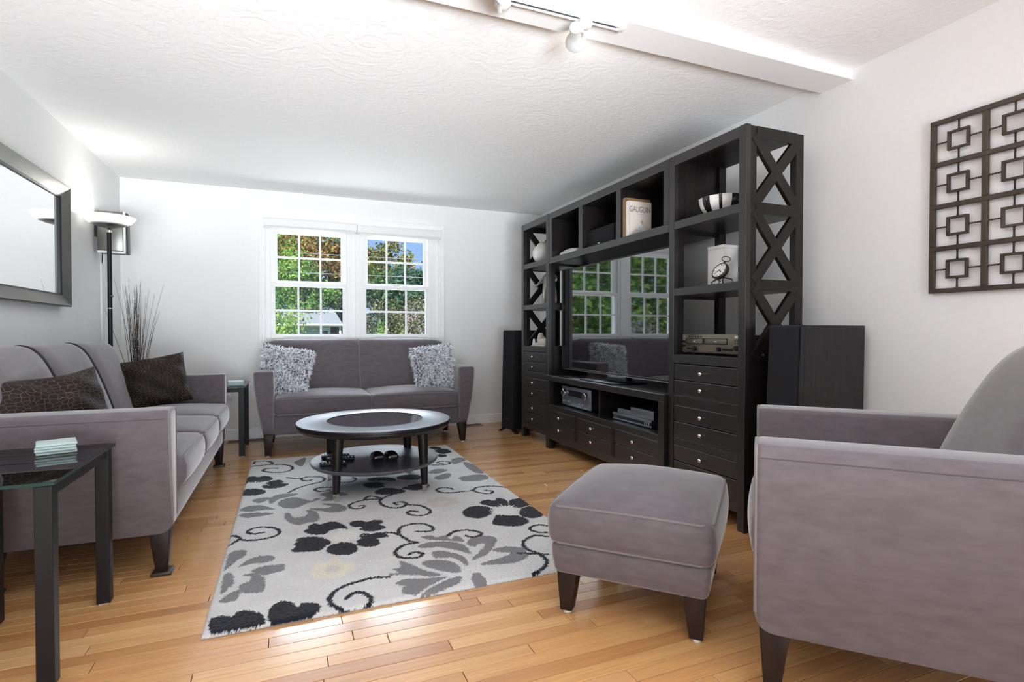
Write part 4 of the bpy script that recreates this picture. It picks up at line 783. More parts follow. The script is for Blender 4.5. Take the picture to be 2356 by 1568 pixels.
def skin(name, pts, edges, rad, mat, parent, sub=2):
    me = bpy.data.meshes.new(name); me.from_pydata(pts, edges, []); o = bpy.data.objects.new(name, me); C.objects.link(o); o.parent = parent
    md = o.modifiers.new('skin', 'SKIN'); md.use_smooth_shade = True
    for i, r in enumerate(rad): me.skin_vertices[0].data[i].radius = (r, r)
    me.skin_vertices[0].data[0].use_root = True
    s = o.modifiers.new('sub', 'SUBSURF'); s.levels = s.render_levels = sub
    me.materials.append(mat); return o
m_sil = M('silvered_resin', (.45, .43, .40), .28, metal=.5, var=.3, freq=30)
skin('body', [(0, 0, .165), (0, .0, .215), (0, 0, .265), (0, .0, .285), (0, 0, .31), (0, -.028, .15), (0, -.045, .085), (.0, -.055, .012), (-.02, -.062, .008), (0, .028, .15), (0, .042, .085), (0, .05, .012), (-.02, .055, .008), (0, .045, .255), (-.01, .085, .205), (-.03, .105, .17), (0, -.045, .255), (-.01, -.075, .21), (-.03, -.06, .165)],
     [(0, 1), (1, 2), (2, 3), (3, 4), (0, 5), (5, 6), (6, 7), (7, 8), (0, 9), (9, 10), (10, 11), (11, 12), (2, 13), (13, 14), (14, 15), (2, 16), (16, 17), (17, 18)],
     [.034, .030, .032, .013, .024, .026, .017, .012, .009, .026, .017, .012, .009, .014, .011, .009, .014, .011, .009], m_sil, t)
obj('plinth', B().box(-.05, .05, -.07, .07, 0, .010), m_plast, t, bevel=.002); t.scale = (1.25, 2.2, 1.02)
t = thing('sphinx_figure', 'pale stone reclining sphinx figurine on the far tower counter', 'figurine', (2.14, 4.475, .853))
obj('body', B().soft(-.03, .03, -.10, .055, .012, .062, r=.02, crown=.008, n=4), m_stone, t); obj('headdress', B().loft([[(-.022, .02, .05), (.022, .02, .05), (.022, .062, .05), (-.022, .062, .05)], [(-.030, .022, .085), (.030, .022, .085), (.03, .05, .085), (-.03, .05, .085)], [(-.015, .026, .122), (.015, .026, .122), (.015, .046, .122), (-.015, .046, .122)]]), m_stone, t, bevel=.006)
obj('face', B().soft(-.013, .013, .046, .066, .072, .110, r=.01, n=3), m_stone, t)
for x in (-.018, .018): obj('paw', B().soft(x - .009, x + .009, .03, .105, .012, .030, r=.008, n=3), m_stone, t)
obj('plinth', B().box(-.04, .04, -.115, .11, 0, .013), m_stone, t, bevel=.002)
t = thing('small_figurine', 'small white seated figurine left of the stone sphinx', 'figurine', (2.12, 4.615, .853))
skin('body', [(0, 0, .012), (0, 0, .03), (0, .002, .052), (0, .004, .068), (-.008, .018, .008), (-.008, -.02, .010)], [(0, 1), (1, 2), (2, 3), (0, 4), (0, 5)], [.022, .018, .011, .015, .012, .012], m_ceram, t)
obj('plinth', B().lathe([(.001, 0), (.03, 0), (.03, .006), (.001, .006)], n=16), m_ceram, t)
# near tower: striped bowl, white block lamp, pocket-watch clock, twig, white cord
t = thing('striped_bowl', 'black and white striped bowl on top shelf of near tower', 'bowl', (2.20, 2.315, 1.612))
n = 48; pr = [(.001, 0), (.055, 0), (.060, .004)] + [(.060 + .068 * sin(pi / 2 * k / 8), .004 + .092 * (1 - cos(pi / 2 * k / 8))) for k in range(1, 9)]
pr2 = [(r - .006, z + .003) for r, z in pr[2:]][::-1] + [(.001, .008)]
obj('white_body', B().lathe(pr + pr2, n=n), m_ceram, t, ang=60); m_bgl = M('black_glaze', (.01, .01, .01), .12)
for a, w in ((1, 3), (7, 1), (11, 3), (18, 2), (23, 3), (29, 1), (33, 3), (39, 2), (44, 3)):
    P = [(r + .0008, z) for r, z in pr[2:]]; P2 = [(r - .001, z) for r, z in pr[2:]]
    obj('black_stripe', B().loft([[(r * cos(2 * pi * k / n), r * sin(2 * pi * k / n), z + .0004) for r, z in P + P2[::-1]] for k in range(a, a + w + 1)]), m_bgl, t, ang=60)
t = thing('white_box', 'white square block box behind the clock on near tower', 'box', (2.243, 2.358, 1.230))
obj('body', B().box(-.052, .052, -.060, .060, 0, .212), m_wplast, t, bevel=.002); obj('lid', B().box(-.053, .053, -.061, .061, .212, .230), m_wplast, t, bevel=.002); obj('clasp', B().box(-.055, -.052, .046, .054, .208, .220), m_nick, t, bevel=.001)
t = thing('desk_clock', 'bronze pocket-watch desk clock on a stand in front of white box', 'clock', (2.115, 2.238, 1.230), 0)
D = Vector((-.86, -.05, .50)).normalized(); cc = Vector((0, 0, .072))
obj('case', B().lathe([(.001, -.016), (.036, -.016), (.046, -.010), (.049, 0), (.049, .008), (.045, .013), (.041, .013), (.041, .009), (.001, .009)], cc, 32, axis=D), m_bronze, t)
obj('dial', B().lathe([(.001, .0095), (.041, .0095), (.041, .0105), (.001, .0105)], cc, 32, axis=D), m_wplast, t)
q = Vector((0, 0, 1)).rotation_difference(D).to_matrix()
up = (Vector((0, 0, 1)) - D * D.z).normalized(); rt = up.cross(D)
for k in range(12):
    a = 2 * pi * k / 12; d = up * cos(a) + rt * sin(a); c0 = cc + D * .011
    obj('hour_mark', B().bar(c0 + d * .030, c0 + d * .037, D, .003 if k % 3 else .005, .0008), m_plast, t, smooth=False)
for a, l, w in ((2.2, .020, .004), (4.0, .030, .003)):
    d = up * cos(a) + rt * sin(a); obj('hand', B().bar(cc + D * .0118 - d * .006, cc + D * .0118 + d * l, D, w, .0008), m_plast, t, smooth=False)
obj('crown', B().lathe([(.001, .048), (.007, .048), (.007, .060), (.001, .060)], cc, 12, axis=up), m_bronze, t)
obj('ring', B().tube([cc + up * .078 + (up * cos(a) * .016 + (rt * .7 + D * -.5).normalized() * sin(a) * .022) for a in [2 * pi * k / 20 for k in range(20)]], .0022, 6, closed=True), m_bronze, t)
for s_ in (-1, 1):
    obj('stand_leg', B().tube([cc - D * .012 + rt * s_ * .026 - up * .02, Vector((.045, s_ * .034, .03)), Vector((.052, s_ * .036, 0.003))], .0035, 6), m_bronze, t)
    obj('stand_foot', B().tube([cc + D * .010 + rt * s_ * .03 - up * .036, Vector((-.030, s_ * .030, .016)), Vector((-.038, s_ * .026, .003)), Vector((-.030, s_ * .012, .004))], .0035, 6), m_bronze, t)
# ------------------------------------------------------------------ coffee table
t = thing('coffee_table', 'round black coffee table with glass inset and lower shelf', 'table', (.497, 3.482, .018))
R0 = .470; zt = .415
obj('tabletop', B().lathe([(.295, zt - .012), (.295, zt - .001), (.297, zt), (R0 - .004, zt), (R0 - .001, zt - .002), (R0 - .001, zt - .004), (.295, zt - .012)], n=72), m_ctop, t, ang=28)
obj('rim', B().lathe([(.295, zt - .013), (R0 - .001, zt - .0045), (R0, zt - .006), (R0, zt - .016), (R0 - .006, zt - .020), (R0 - .006, zt - .026), (R0 - .011, zt - .030), (R0 - .018, zt - .044), (R0 - .03, zt - .046), (.295, zt - .046), (.295, zt - .013)], n=72), m_esp, t, ang=28)
obj('glass_inset', B().lathe([(.001, zt - .012), (.294, zt - .012), (.294, zt - .003), (.292, zt - .0015), (.001, zt - .0015)], n=64), m_scrd, t)
obj('inset_rim', B().lathe([(.292, zt - .002), (.292, zt + .001), (.297, zt + .001), (.297, zt - .002), (.292, zt - .002)], n=64), m_plast, t)
R1 = .388; zs = .172
obj('lower_shelf', B().lathe([(.001, zs - .022), (R1 - .010, zs - .022), (R1 - .004, zs - .018), (R1, zs - .010), (R1, zs - .003), (R1 - .003, zs), (.001, zs)], n=72), m_ctop, t, ang=28)
for sx in (-1, 1):
    for sy in (-1, 1):
        x, y_ = sx * .257, sy * .250; ix = -sx * .012; iy = -sy * .012
        prof = [(.019, .040), (.0355, zt - .046)]
        b = B(); rings = []
        for r, z in prof: f = (z - .04) / (zt - .086); rings.append([(x + ix * f + r * cos(2 * pi * k / 20), y_ + iy * f + r * sin(2 * pi * k / 20), z) for k in range(20)])
        b.loft(rings); l = obj('leg', b, m_plast if False else m_esp, t, ang=50)
        obj('ferrule', B().lathe([(.001, 0), (.0145, 0), (.0185, .041), (.001, .041)], (x, y_, 0), 20), m_nick, l, label='satin nickel foot sleeve')
sz = .018 + zs
def remote(label, x, y_, a, l, w, h, nb):
    r = thing('remote_control', label, 'remote', (x, y_, sz), a, 'remotes on the coffee table shelf')
    obj('body', B().loft([[(-l / 2 + .006, -w / 2 + .004, 0), (l / 2 - .006, -w / 2 + .004, 0), (l / 2 - .006, w / 2 - .004, 0), (-l / 2 + .006, w / 2 - .004, 0)], [(-l / 2, -w / 2, h * .6), (l / 2, -w / 2, h * .6), (l / 2, w / 2, h * .6), (-l / 2, w / 2, h * .6)], [(-l / 2 + .003, -w / 2 + .003, h), (l / 2 - .003, -w / 2 + .003, h), (l / 2 - .003, w / 2 - .003, h), (-l / 2 + .003, w / 2 - .003, h)]]), m_plast, r, bevel=.003)
    for i in range(nb):
        for j in range(3):
            x0 = -l / 2 + .018 + i * (l - .036) / (nb - 1); y0 = (j - 1) * w * .28
            obj('button', B().box(x0 - .0045, x0 + .0045, y0 - .004, y0 + .004, h - .001, h + .0025), m_steel if (i + j) % 4 else m_wplast, r, smooth=False)
remote('thin black remote, front one of the three on the table shelf', .235, 3.365, -.04, .155, .042, .020, 7)
remote('wide black remote with pale keys, middle of the three', .285, 3.475, -.02, .170, .050, .022, 8)
remote('slim black remote, rearmost of the three behind the table leg', .262, 3.555, -.10, .17, .040, .022, 7)
for x, lb in ((.500, 'glossy dark pebble-shaped gadget, left of the pair on the table shelf'), (.582, 'glossy dark pebble-shaped gadget, right of the pair on the table shelf')):
    g = thing('pebble_gadget', lb, 'gadget', (x, 3.405 + (.01 if x < .55 else -.005), sz), .1, 'pair of pebble gadgets')
    obj('shell', B().soft(-.036, .036, -.052, .052, .004, .034, r=.015, crown=.018, n=8), M('dark_chrome', (.10, .095, .10), .16, metal=.9), g); obj('skid', B().soft(-.028, .028, -.042, .042, 0, .008, r=.004, n=3), m_plast, g); obj('seam', B().soft(-.0355, .0365, -.0525, .0525, .016, .0185, r=.001, n=6), m_plast, g)
# ------------------------------------------------------------------ end tables
def end_table(label, x0, y0, w, d, h, name='end_table', grp='black metal and glass end tables', far=False):
    t = thing(name, label, 'table', (x0, y0, 0), 0, grp); q = .042
    for x in (0, w - q):
        for y_ in (0, d - q):
            l = obj('leg', B().box(x, x + q, y_, y_ + q, .004, h - .011), m_blk, t, smooth=False, bevel=.003)
            obj('foot_glide', B().box(x + .006, x + q - .006, y_ + .006, y_ + q - .006, 0, .006), m_wplast, l, smooth=False)
            obj('glass_bumper', B().box(x + .004, x + q - .004, y_ + .004, y_ + q - .004, h - .011, h - .0095), m_wplast, l, smooth=False)
        obj('side_rail', B().box(x + .004, x + q - .004, q, d - q, h - .046, h - .013), m_blk, t, smooth=False, bevel=.002)
    for y_ in ((.0, d - q) if far else (d - q,)): obj('cross_rail', B().box(q, w - q, y_ + .008, y_ + q - .008, h - .046, h - .016), m_blk, t, smooth=False, bevel=.002)
    g = obj('glass_top', B().box(-.008, w + .008, -.010, d + .010, h - .009, h + .001), m_tglass, t, smooth=False)
    b = B(); e = .0006; b.box(-.008 - e, w + .008 + e, -.010 - e, -.010, h - .009, h); b.box(-.008 - e, w + .008 + e, d + .010, d + .010 + e, h - .009, h); b.box(-.008 - e, -.008, -.01, d + .01, h - .009, h); b.box(w + .008, w + .008 + e, -.01, d + .01, h - .009, h)
    obj('glass_edge', b, m_tedge, g, smooth=False, label='green polished glass edge')
    return t
end_table('black metal end table with glass top at the left front corner', -1.105, 1.845, .50, .54, .572)
end_table('smaller black nesting table tucked under the front glass end table', -1.105, 2.10, .205, .24, .515, 'nesting_table')
end_table('black metal end table with glass top between sofa and loveseat', -.825, 4.735, .492, .49, .556, far=True)
for i, (x, y_, h, sc, rr, wh) in enumerate([(-.738, 2.290, .573, 1, .30, 'front')] + [(-.40, 4.83, .557, 1, .1, 'far')]):
    for k in range(4):
        c = obj('coaster', B().soft(-.054, .054, -.054, .054, 0, .0085, r=.004, n=3), m_coast)
        pos = ('bottom', 'second', 'third', 'top')[k]
        tag(c, '%s frosted teal glass coaster of the stack on the %s end table' % (pos, wh), 'coaster', 'coaster stack on the %s end table' % wh)
        c.location = (x + .003 * sin(3.1 * k), y_ + .003 * cos(4 * k), h + .0003 + .0089 * k); c.rotation_euler = (0, 0, rr + .035 * sin(2.3 * k + 1))
# ------------------------------------------------------------------ floor lamp
t = thing('floor_lamp', 'black torchiere floor lamp with frosted glass bowl behind the sofa', 'lamp', (-1.160, 4.572, 0))
t.scale = (.90, .90, .982)
obj('base', B().lathe([(.001, 0), (.098, 0), (.101, .006), (.097, .014), (.04, .022), (.02, .03), (.001, .03)], n=40), m_blk, t)
obj('pole', B().lathe([(.0155, .02), (.0155, 1.715)], n=20), m_blk, t)
for z in (.6, 1.168): obj('collar', B().lathe([(.0158, z - .003), (.0172, z - .003), (.0172, z + .003), (.0158, z + .003)], n=20), m_nick, t)
obj('switch_knob', B().lathe([(.001, 0), (.007, 0), (.008, .014), (.001, .016)], (.012, -.008, 1.255), 12, axis=(.8, -.6, 0)), m_nick, t)
obj('neck', B().lathe([(.0165, 1.705), (.0165, 1.722), (.012, 1.728), (.008, 1.74), (.001, 1.742)], n=20), m_nick, t)
for a in range(3): obj('support_pin', B().tube([(.013 * cos(2.1 * a), .013 * sin(2.1 * a), 1.722), (.022 * cos(2.1 * a), .022 * sin(2.1 * a), 1.742)], .0025, 6), m_nick, t)
obj('metal_dish', B().lathe([(.001, 1.738), (.03, 1.738), (.085, 1.750), (.118, 1.764), (.116, 1.766), (.08, 1.754), (.001, 1.744)], n=48), m_pewt, t)
obj('glass_bowl', B().lathe([(.104, 1.757), (.126, 1.765), (.150, 1.782), (.168, 1.802), (.174, 1.816), (.171, 1.817), (.164, 1.803), (.146, 1.785), (.122, 1.768), (.104, 1.761)], n=56), m_bowl, t)
obj('bulb', B().lathe([(.001, 1.758), (.006, 1.758), (.006, 1.79), (.001, 1.793)], n=12), m_bulb, t)
lamp('torchiere_bulb', 'POINT', (-1.160, 4.572, 1.79), 3.2, color=(1, .97, .93), shadow_soft_size=.03)
# ------------------------------------------------------------------ twigs in a floor vase
t = thing('twig_vase', 'tall dry twigs with pale buds in a dark vase behind the sofa', 'plant', (-1.10, 5.02, 0))
obj('vase', B().lathe([(.001, 0), (.07, 0), (.085, .05), (.095, .25), (.075, .45), (.05, .56), (.055, .60), (.05, .60), (.045, .56), (.001, .5)], n=32), m_plast, t)
r = np.random.default_rng(12)
for k in range(54):
    a = r.uniform(0, 6.28); sp = abs(r.normal(0, .055)) + .012 + (.09 if r.random() < .16 else 0); L = r.uniform(.95, 1.36) if r.random() < .8 else r.uniform(1.3, 1.42)
    b0 = Vector((r.normal(0, .018), r.normal(0, .018), .45)); e = Vector((cos(a) * sp, sin(a) * sp * .8, L)); pts = []
    cv = r.normal(0, .008, 2)
    for i in range(7): f = i / 6; p = b0.lerp(e, f); pts.append(p + Vector((cv[0] * sin(pi * f) + cos(a) * sp * .25 * (f * f - f), cv[1] * sin(pi * f), 0)))
    tw = obj('twig', B().tube(pts, [.0028 * (1 - .75 * i / 6) for i in range(7)], 5), m_twig, t)
    if k % 2 == 0:
        bb = B()
        for q in range(7):
            f = r.uniform(.3, .98); i = min(5, int(f * 6)); p = pts[i].lerp(pts[i + 1], f * 6 - i); s = r.uniform(.0025, .0042)
            bb.add([p + Vector(d) * s for d in ((1, 0, 0), (-1, 0, 0), (0, 1, 0), (0, -1, 0), (0, 0, 1.5), (0, 0, -1.5))], [(0, 2, 4), (2, 1, 4), (1, 3, 4), (3, 0, 4), (2, 0, 5), (1, 2, 5), (3, 1, 5), (0, 3, 5)])
        obj('buds', bb, m_bud, tw)
# ------------------------------------------------------------------ mirror on the left wall, metal wall art on the right wall
t = thing('wall_mirror', 'large mirror in a wide pewter frame on the left wall', 'mirror', (XL, 3.60, 1.51))
my, mz = .594, .372     # half sizes of the outer frame; frame 6.5 cm wide, outer edge proud of the wall
fw = .068
def mring(i0, x): return [(x, -my + i0, -mz + i0), (x, my - i0, -mz + i0), (x, my - i0, mz - i0), (x, -my + i0, mz - i0)]
sides = [(0, 1), (1, 2), (2, 3), (3, 0)]
for a, b_ in sides:
    bb = B(); rg = [mring(0, 0.002), mring(0, .056), mring(.006, .060), mring(fw, .030), mring(fw, .012)]
    bb.loft([[r_[a] for r_ in rg], [r_[b_] for r_ in rg]]); obj('frame_rail', bb, m_pewt, t, ang=20)
obj('inner_lip', (lambda b: (b.loft([[mring(fw - .001, .031)[k] for k in range(4)], [mring(fw + .010, .026)[k] for k in range(4)], [mring(fw + .010, .014)[k] for k in range(4)]], cap=False), b)[1])(B()), m_plast, t, ang=20)
gl = mring(fw + .008, .018); obj('mirror_glass', B().add(gl, [(0, 1, 2, 3)]), m_mirror, t, smooth=False)
t = thing('metal_wall_art', 'bronze metal lattice wall art of squares on the right wall', 'wall art', (2.582, 1.495, 1.147))
cp, rp, fw, n = .1905, .1815, .022, 4; Wd = cp * n + .020; Hh = .739
def hb(y0, y1, z0, z1, nm='frame_bar', x0=-.007, x1=.009): obj(nm, B().box(x0, x1, -y1, -y0, z0, z1), m_bronze, t, smooth=False, bevel=.002)
rows = 4; zz = [k * (Hh - .020) / rows for k in range(rows + 1)]
for k, z in enumerate(zz): hb(0, Wd, z, z + .020)
for k in range(n + 1):
    for j in range(rows): hb(k * cp, k * cp + .021, zz[j] + .020, zz[j + 1])
rod = None
for i in range(n):
    for j in range(rows):
        cy = -(i * cp + .021 / 2 + cp / 2 + .0); cz = (zz[j] + zz[j + 1]) / 2 + .010; s = .040; w = .010
        b = B(); b.box(-.009, .006, cy - s, cy + s, cz + s - w, cz + s); b.box(-.009, .006, cy - s, cy + s, cz - s, cz - s + w); b.box(-.009, .006, cy - s, cy - s + w, cz - s + w, cz + s - w); b.box(-.009, .006, cy + s - w, cy + s, cz - s + w, cz + s - w)
        q = obj('square_ring', b, m_bronze, t, smooth=False, bevel=.0015)
        for d in range(4):
            dy, dz = ((1, 0), (-1, 0), (0, 1), (0, -1))[d]
            L = (cp - .021) / 2 - s if dy else (zz[1] - .020) / 2 - s
            if rod is None or dz or True:
                P = []; m = 12
                bb = B(); rings = []
                for k in range(m + 1):
                    f = k / m; a0 = f * pi * 2.2; c0 = (0, cy + dy * (s + L * f), cz + dz * (s + L * f)); rr = .0038 + .0022 * (abs(2 * f - 1) ** 6)
                    ring = []
                    for e in range(4):
                        an = a0 + e * pi / 2; u, v = rr * cos(an), rr * sin(an)
                        ring.append((c0[0] + u, c0[1] + (v if dz else 0), c0[2] + (v if dy else 0)))
                    rings.append(ring)
                bb.loft(rings); obj('twisted_rod', bb, m_bronze, q, smooth=False)
for y_ in (-.05, -Wd + .05): obj('standoff', B().lathe([(.001, 0), (.008, 0), (.008, .012), (.001, .012)], (.008, y_, Hh - .01), 10, axis=(1, 0, 0)), m_bronze, t)
# ------------------------------------------------------------------ track light under the beam
t = thing('track_light', 'white ceiling track with two lamp heads under the beam', 'light', (1.272, 1.895, 2.236))
b = B(); Lt = 1.9
b.box(-Lt, 0, -.018, .018, -.004, 0); b.box(-Lt, 0, -.018, -.008, -.020, -.004); b.box(-Lt, 0, .008, .018, -.020, -.004); b.box(-Lt, 0, -.008, .008, -.009, -.004)
obj('track', b, m_white, t, smooth=False, bevel=.001)
for y_ in (-.0075, .0055): obj('conductor', B().box(-Lt, -.03, y_, y_ + .002, -.0165, -.009), m_steel, t, smooth=False)
obj('end_cap', B().box(-.022, .004, -.0185, .0185, -.021, 0), m_white, t, bevel=.002)
def head(x, ax, c, W_):
    a = obj('adapter', B().box(x - .026, x + .026, -.021, .021, -.046, -.012), m_head, t, bevel=.004)
    obj('adapter_lever', B().box(x - .014, x + .016, -.026, .010, -.056, -.046), m_wplast, a, bevel=.002)
    d = Vector(ax).normalized(); c = Vector(c); k = .70
    obj('yoke', B().tube([(x - .010, -.004, -.046), (x - .014, -.002, -.066), c + Vector((.028, .0, -.004)), c + Vector((.01, .0, 0))], .0075, 10), m_head, a)
    h = obj('lamp_head', B().lathe([(r * k, z * k) for r, z in [(.001, -.062), (.030, -.062), (.034, -.058), (.034, .032), (.040, .044), (.060, .092), (.0625, .108), (.060, .108), (.056, .092), (.036, .046), (.001, .040)]], c, 32, axis=d), m_head, t)
    obj('bulb', B().lathe([(r * k, z * k) for r, z in [(.001, .100), (.025, .098), (.045, .088), (.040, .070), (.001, .050)]], c, 24, axis=d), m_bulb, h)
    s = lamp('track_spot', 'SPOT', Vector(t.location) + c + d * .09, W_, color=(1, .97, .93), spot_size=radians(125), spot_blend=.9, shadow_soft_size=.04)
    s.rotation_euler = d.to_track_quat('-Z', 'Y').to_euler()
head(-.182, (.49, .87, .02), (-.205, .030, -.058), 1.6)
head(-.53, (.35, -.5, -.35), (-.625, -.105, -.050), 1.2)
# ------------------------------------------------------------------ outdoors beyond the window
GZ = -1.0
struct('ground_outside', B().add([(-40, 6.5, GZ), (40, 6.5, GZ), (40, 90, GZ), (-40, 90, GZ)], [(0, 1, 2, 3)]), M('lawn', (.10, .17, .045), .95, var=.3, freq=3, detail=8), smooth=False)
def leafm(name, c, c2, tr=.35): return M(name, c, .6, var=.25, freq=1.2, rnd=.55, transl=tr, spec=.25, col2=c2)
L_lime = leafm('lime_leaves', (.26, .46, .09), (.40, .58, .14)); L_green = leafm('green_leaves', (.16, .34, .08), (.27, .46, .11)); L_red = leafm('russet_leaves', (.52, .17, .10), (.52, .32, .14))
L_oran = leafm('amber_leaves', (.50, .28, .10), (.38, .44, .12)); L_pine = leafm('pine_needles', (.07, .17, .10), (.12, .25, .15), .2); L_scrub = leafm('brown_scrub', (.16, .18, .08), (.24, .22, .12), .2); L_dark = leafm('deep_green_leaves', (.08, .17, .05), (.13, .25, .07), .25)
L_pink = leafm('pink_blossom', (.62, .40, .46), (.70, .60, .58)); L_grass = leafm('olive_leaves', (.20, .26, .08), (.28, .34, .12))
m_bark = M('bark', (.09, .07, .055), .9, var=.3, freq=14)
def tree(label, x, y, z0, z1, rx, mat, n, leaf=.13, cone=False, seed=1, cat='tree', name='leafy_tree', ry=None, blobs=46, mat2=None):
    t = thing(name, label, cat, (x, y, GZ)); r = np.random.default_rng(seed); zc, hz = (z0 + z1) / 2 - GZ, (z1 - z0) / 2; ry = ry or rx
    cs = []
    while len(cs) < blobs:
        p = r.uniform(-1, 1, 3)
        if np.linalg.norm(p) > 1: continue
        if cone: w = .12 + .88 * (1 - (p[2] + 1) / 2); p = np.array([p[0] * w, p[1] * w, p[2]])
        cs.append(p)
    cs = np.array(cs); bl = cs[r.integers(0, blobs, n)]; pos = bl + r.normal(0, .13, (n, 3)) * (np.array([1, 1, .55]) if cone else 1)
    P = pos * np.array([rx, ry, hz]) + np.array([0, 0, zc])
    u = r.normal(0, 1, (n, 3)); u /= np.linalg.norm(u, axis=1)[:, None]; v = np.cross(u, r.normal(0, 1, (n, 3))); v /= np.linalg.norm(v, axis=1)[:, None]
    s = r.uniform(.55, 1.25, n)[:, None] * leaf; w_ = .22 if cone else .5
    q = np.stack([P - u * s * .5, P + v * s * w_ * .6, P + u * s * .5, P - v * s * w_ * .6], 1).reshape(-1, 3)
    f = [(4 * i, 4 * i + 1, 4 * i + 2, 4 * i + 3) for i in range(n)]
    if mat2:
        k = int(n * .62) * 4; obj('foliage', (q[:k].tolist(), f[:k // 4]), mat, t, smooth=False, kind='stuff'); obj('foliage', (q[k:].tolist(), [tuple(i - k for i in g) for g in f[k // 4:]]), mat2, t, smooth=False, kind='stuff')
    else: obj('foliage', (q.tolist(), f), mat, t, smooth=False, kind='stuff')
    b = B(); h = zc + hz * .5; b.tube([(0, 0, 0), (.03, .02, h * .4), (0, .03, h * .75), (.02, 0, h)], [rx * .07, rx * .055, rx * .04, rx * .015], 7)
    tr = obj('trunk', b, m_bark, t)
    for k in range(5 if not cone else 0):
        p = cs[k * 3]; e = p * np.array([rx, ry, hz]) * .85 + np.array([0, 0, zc]); s0 = max(.3, min(h * .6, e[2] - hz * .6))
        obj('branch', B().tube([(0, 0, s0), tuple(np.array([0, 0, s0]) * .5 + e * .5 + np.array([0, 0, .1])), tuple(e)], [rx * .03, rx * .02, rx * .006], 5), m_bark, tr)
    return t
T = tree
T('bright green tree nearest the house, filling the left window panes', -.95, 13, .25, 3.4, 1.45, L_lime, 11000, .085, seed=2)
T('red-leaved tree top left in the left window', -.35, 35, 3.6, 7.0, 1.75, L_red, 3600, .26, seed=3, mat2=L_oran)
T('tall light green tree at the top of the left window', .6, 41, 2.5, 9.6, 3.4, L_lime, 6000, .30, seed=4)
T('amber and red tree in the middle of the left window top', 1.75, 37, 3.0, 7.3, 1.5, L_oran, 3200, .26, seed=5, mat2=L_red)
T('dark pine tree at right of the left window', 3.15, 37.5, .2, 7.2, 1.7, L_pine, 6500, .36, cone=True, seed=6, name='pine_tree')
T('mid green tree above the neighbour roof', .7, 34, .8, 5.4, 2.2, L_green, 5200, .24, seed=7)
T('bare brown thicket behind the neighbour roof', 2.9, 37, -.8, 4.4, 1.7, L_scrub, 4600, .2, seed=8, cat='bush', name='bare_thicket')
T('amber-leaved tree in the right window against the sky', 5.6, 36, 2.2, 6.9, 2.0, L_oran, 5200, .24, seed=9, mat2=L_grass)
T('pale green tree at left of the right window', 4.2, 40, 2.0, 8.4, 1.8, L_green, 4000, .28, seed=10)
T('orange and olive tree under the sky in the right window', 8.0, 37, .8, 5.5, 2.3, L_grass, 5600, .24, seed=11, mat2=L_oran)
T('dark green pine in the middle of the right window', 4.6, 24, -.6, 3.9, 1.35, L_pine, 5200, .30, cone=True, seed=12, name='pine_tree')
T('broad blue-green pine at right of the right window', 6.0, 27, -.6, 3.9, 1.7, L_pine, 5600, .30, cone=True, seed=13, name='pine_tree')
T('brown tangled scrub low in the right window, left part', 3.0, 18, -1, 2.25, 1.15, L_scrub, 9000, .10, seed=14, cat='bush', name='scrub_bush')
T('olive scrub low in the right window, middle part', 4.1, 19, -1, 2.15, 1.2, L_scrub, 8000, .10, seed=15, cat='bush', name='scrub_bush', mat2=L_dark)
T('pink and white blossoming bush in the right window corner', 2.95, 12.4, -1, 1.62, .75, L_pink, 4200, .06, seed=16, cat='bush', name='blossom_bush', mat2=L_grass)
T('low green bush beside the blossoming bush', 2.15, 12.8, -1, 1.18, .5, L_lime, 2600, .07, seed=17, cat='bush', name='green_bush')
T('deep green tree behind the right window scrub', 5.9, 31, -.5, 4.6, 2.4, L_dark, 5600, .24, seed=18)
T('deep green tree far right beyond the window edge', 9.3, 31, -.8, 4.0, 2.0, L_dark, 4200, .24, seed=19)
# the row to the left, which the television mirrors
for i, (x, y, z1, rx, m, lb) in enumerate(((-3.6, 15, 4.4, 2.0, L_green, 'nearest leafy tree left of the window view'), (-6.8, 17, 5.6, 2.5, L_lime, 'tall lime tree left of the window view'), (-10.2, 19, 6.4, 2.9, L_dark, 'dark leafy tree far left of the window view'), (-5.2, 23, 6.8, 2.8, L_grass, 'olive tree behind the left row of trees'), (-9.0, 25, 7.6, 3.2, L_green, 'big green tree behind the left row of trees'), (-14.5, 22, 7.4, 3.4, L_lime, 'lime tree at the end of the left row'), (-2.6, 27, 6.2, 2.4, L_dark, 'dark tree left of the neighbour house'))):
    T(lb, x, y, -.9, z1, rx, m, 5200, .24, seed=30 + i)
T('lilac bush in bloom left of the window view', -4.9, 12.5, -1, 1.55, 1.0, L_pink, 2600, .10, seed=41, cat='bush', name='lilac_bush', mat2=L_green)
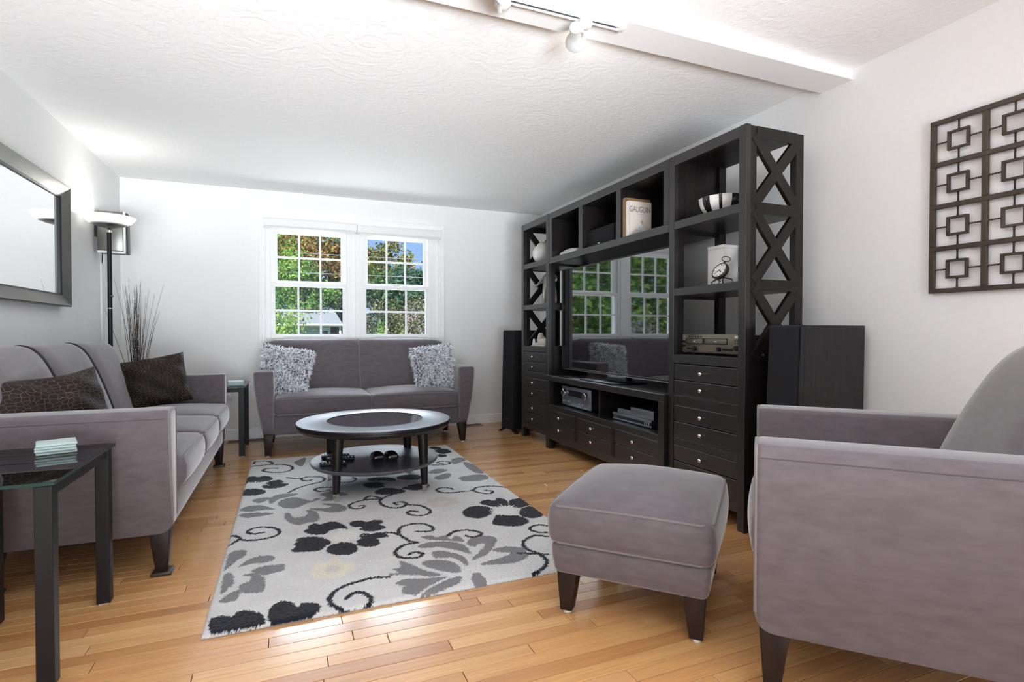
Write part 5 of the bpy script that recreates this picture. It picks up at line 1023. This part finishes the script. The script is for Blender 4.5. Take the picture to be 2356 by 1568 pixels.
# neighbour house
m_side = M('pale_siding', (.62, .64, .66), .7, var=.04, scale=(1, 1, 40), freq=3); m_roof = M('grey_shingle', (.34, .36, .39), .85, var=.18, freq=18, bump=.3); m_shade = M('dark_doorway', (.05, .045, .04), .7)
t = thing('neighbour_house', 'pale neighbour house with grey shingle roof seen through the left window', 'house', (0, 30, GZ))
ex, eL = 2.62, -5.0
obj('wall', B().box(eL, 2.02, .35, 5.5, 0, 2.38), m_side, t, smooth=False); obj('gable_wall', B().add([(2.02, .35, 2.3), (2.02, 5.5, 2.3), (2.02, 3.1, 3.3), (1.9, .35, 2.3), (1.9, 5.5, 2.3), (1.9, 3.1, 3.3)], [(0, 1, 2), (3, 5, 4), (0, 2, 5, 3), (1, 4, 5, 2)]), m_side, t, smooth=False)
rows = 14
for k in range(rows):
    f0, f1 = k / rows, (k + 1) / rows; y0, y1 = 0 + 3.1 * f0, 3.1 * f1 + .05; z0, z1 = 2.40 + 1.02 * f0, 2.40 + 1.02 * f1; xr0, xr1 = ex - .30 * f0, ex - .30 * f1
    obj('shingle_course', B().add([(eL, y0, z0 + .02), (xr0, y0, z0 + .02), (xr1, y1, z1), (eL, y1, z1), (eL, y0, z0 - .02), (xr0, y0, z0 - .02), (xr1, y1, z1 - .03), (eL, y1, z1 - .03)], [(0, 1, 2, 3), (7, 6, 5, 4), (0, 4, 5, 1), (1, 5, 6, 2), (2, 6, 7, 3), (3, 7, 4, 0)]), m_roof, t, smooth=False)
obj('rear_roof_slope', B().add([(eL, 3.1, 3.42), (2.32, 3.1, 3.42), (2.62, 6.2, 2.4), (eL, 6.2, 2.4)], [(0, 1, 2, 3)]), m_roof, t, smooth=False)
obj('fascia', B().box(eL, ex + .01, -.03, .02, 2.27, 2.40), m_trim, t, smooth=False); obj('soffit', B().box(eL, ex - .02, .02, .5, 2.30, 2.34), m_trim, t, smooth=False)
obj('doorway', B().box(2.02, 2.36, .9, 1.0, 0, 2.3), m_shade, t, smooth=False); obj('porch_post', B().box(2.44, 2.54, .12, .22, 0, 2.3), m_trim, t, smooth=False)
w = obj('window', B().box(1.45, 1.98, .30, .35, 1.2, 2.22), m_trim, t, smooth=False); obj('pane', B().box(1.64, 1.88, .285, .30, 1.25, 2.06), m_scrd, w, smooth=False); obj('pane', B().box(1.48, 1.60, .285, .30, 1.25, 2.06), m_scrd, w, smooth=False)
obj('gutter', B().tube([(eL, -.06, 2.36), (ex, -.06, 2.36)], .05, 8), m_trim, t)
for z, sag, nm in ((3.02, .10, 'upper grey power line crossing the window view'), (2.50, .06, 'lower grey power line crossing the window view'), (3.06, .12, 'second upper power line beside the first')):
    pts = [(-14 + 28 * k / 20, 14 + (.3 if 'second' in nm else 0) + .6 * k / 20, z - sag + sag * ((k - 10) / 10) ** 2) for k in range(21)]
    if 'second' in nm: continue
    tag(obj('power_line', B().tube(pts, .009, 6), M('wire_grey', (.35, .36, .38), .6), None), nm, 'wire', 'power lines')
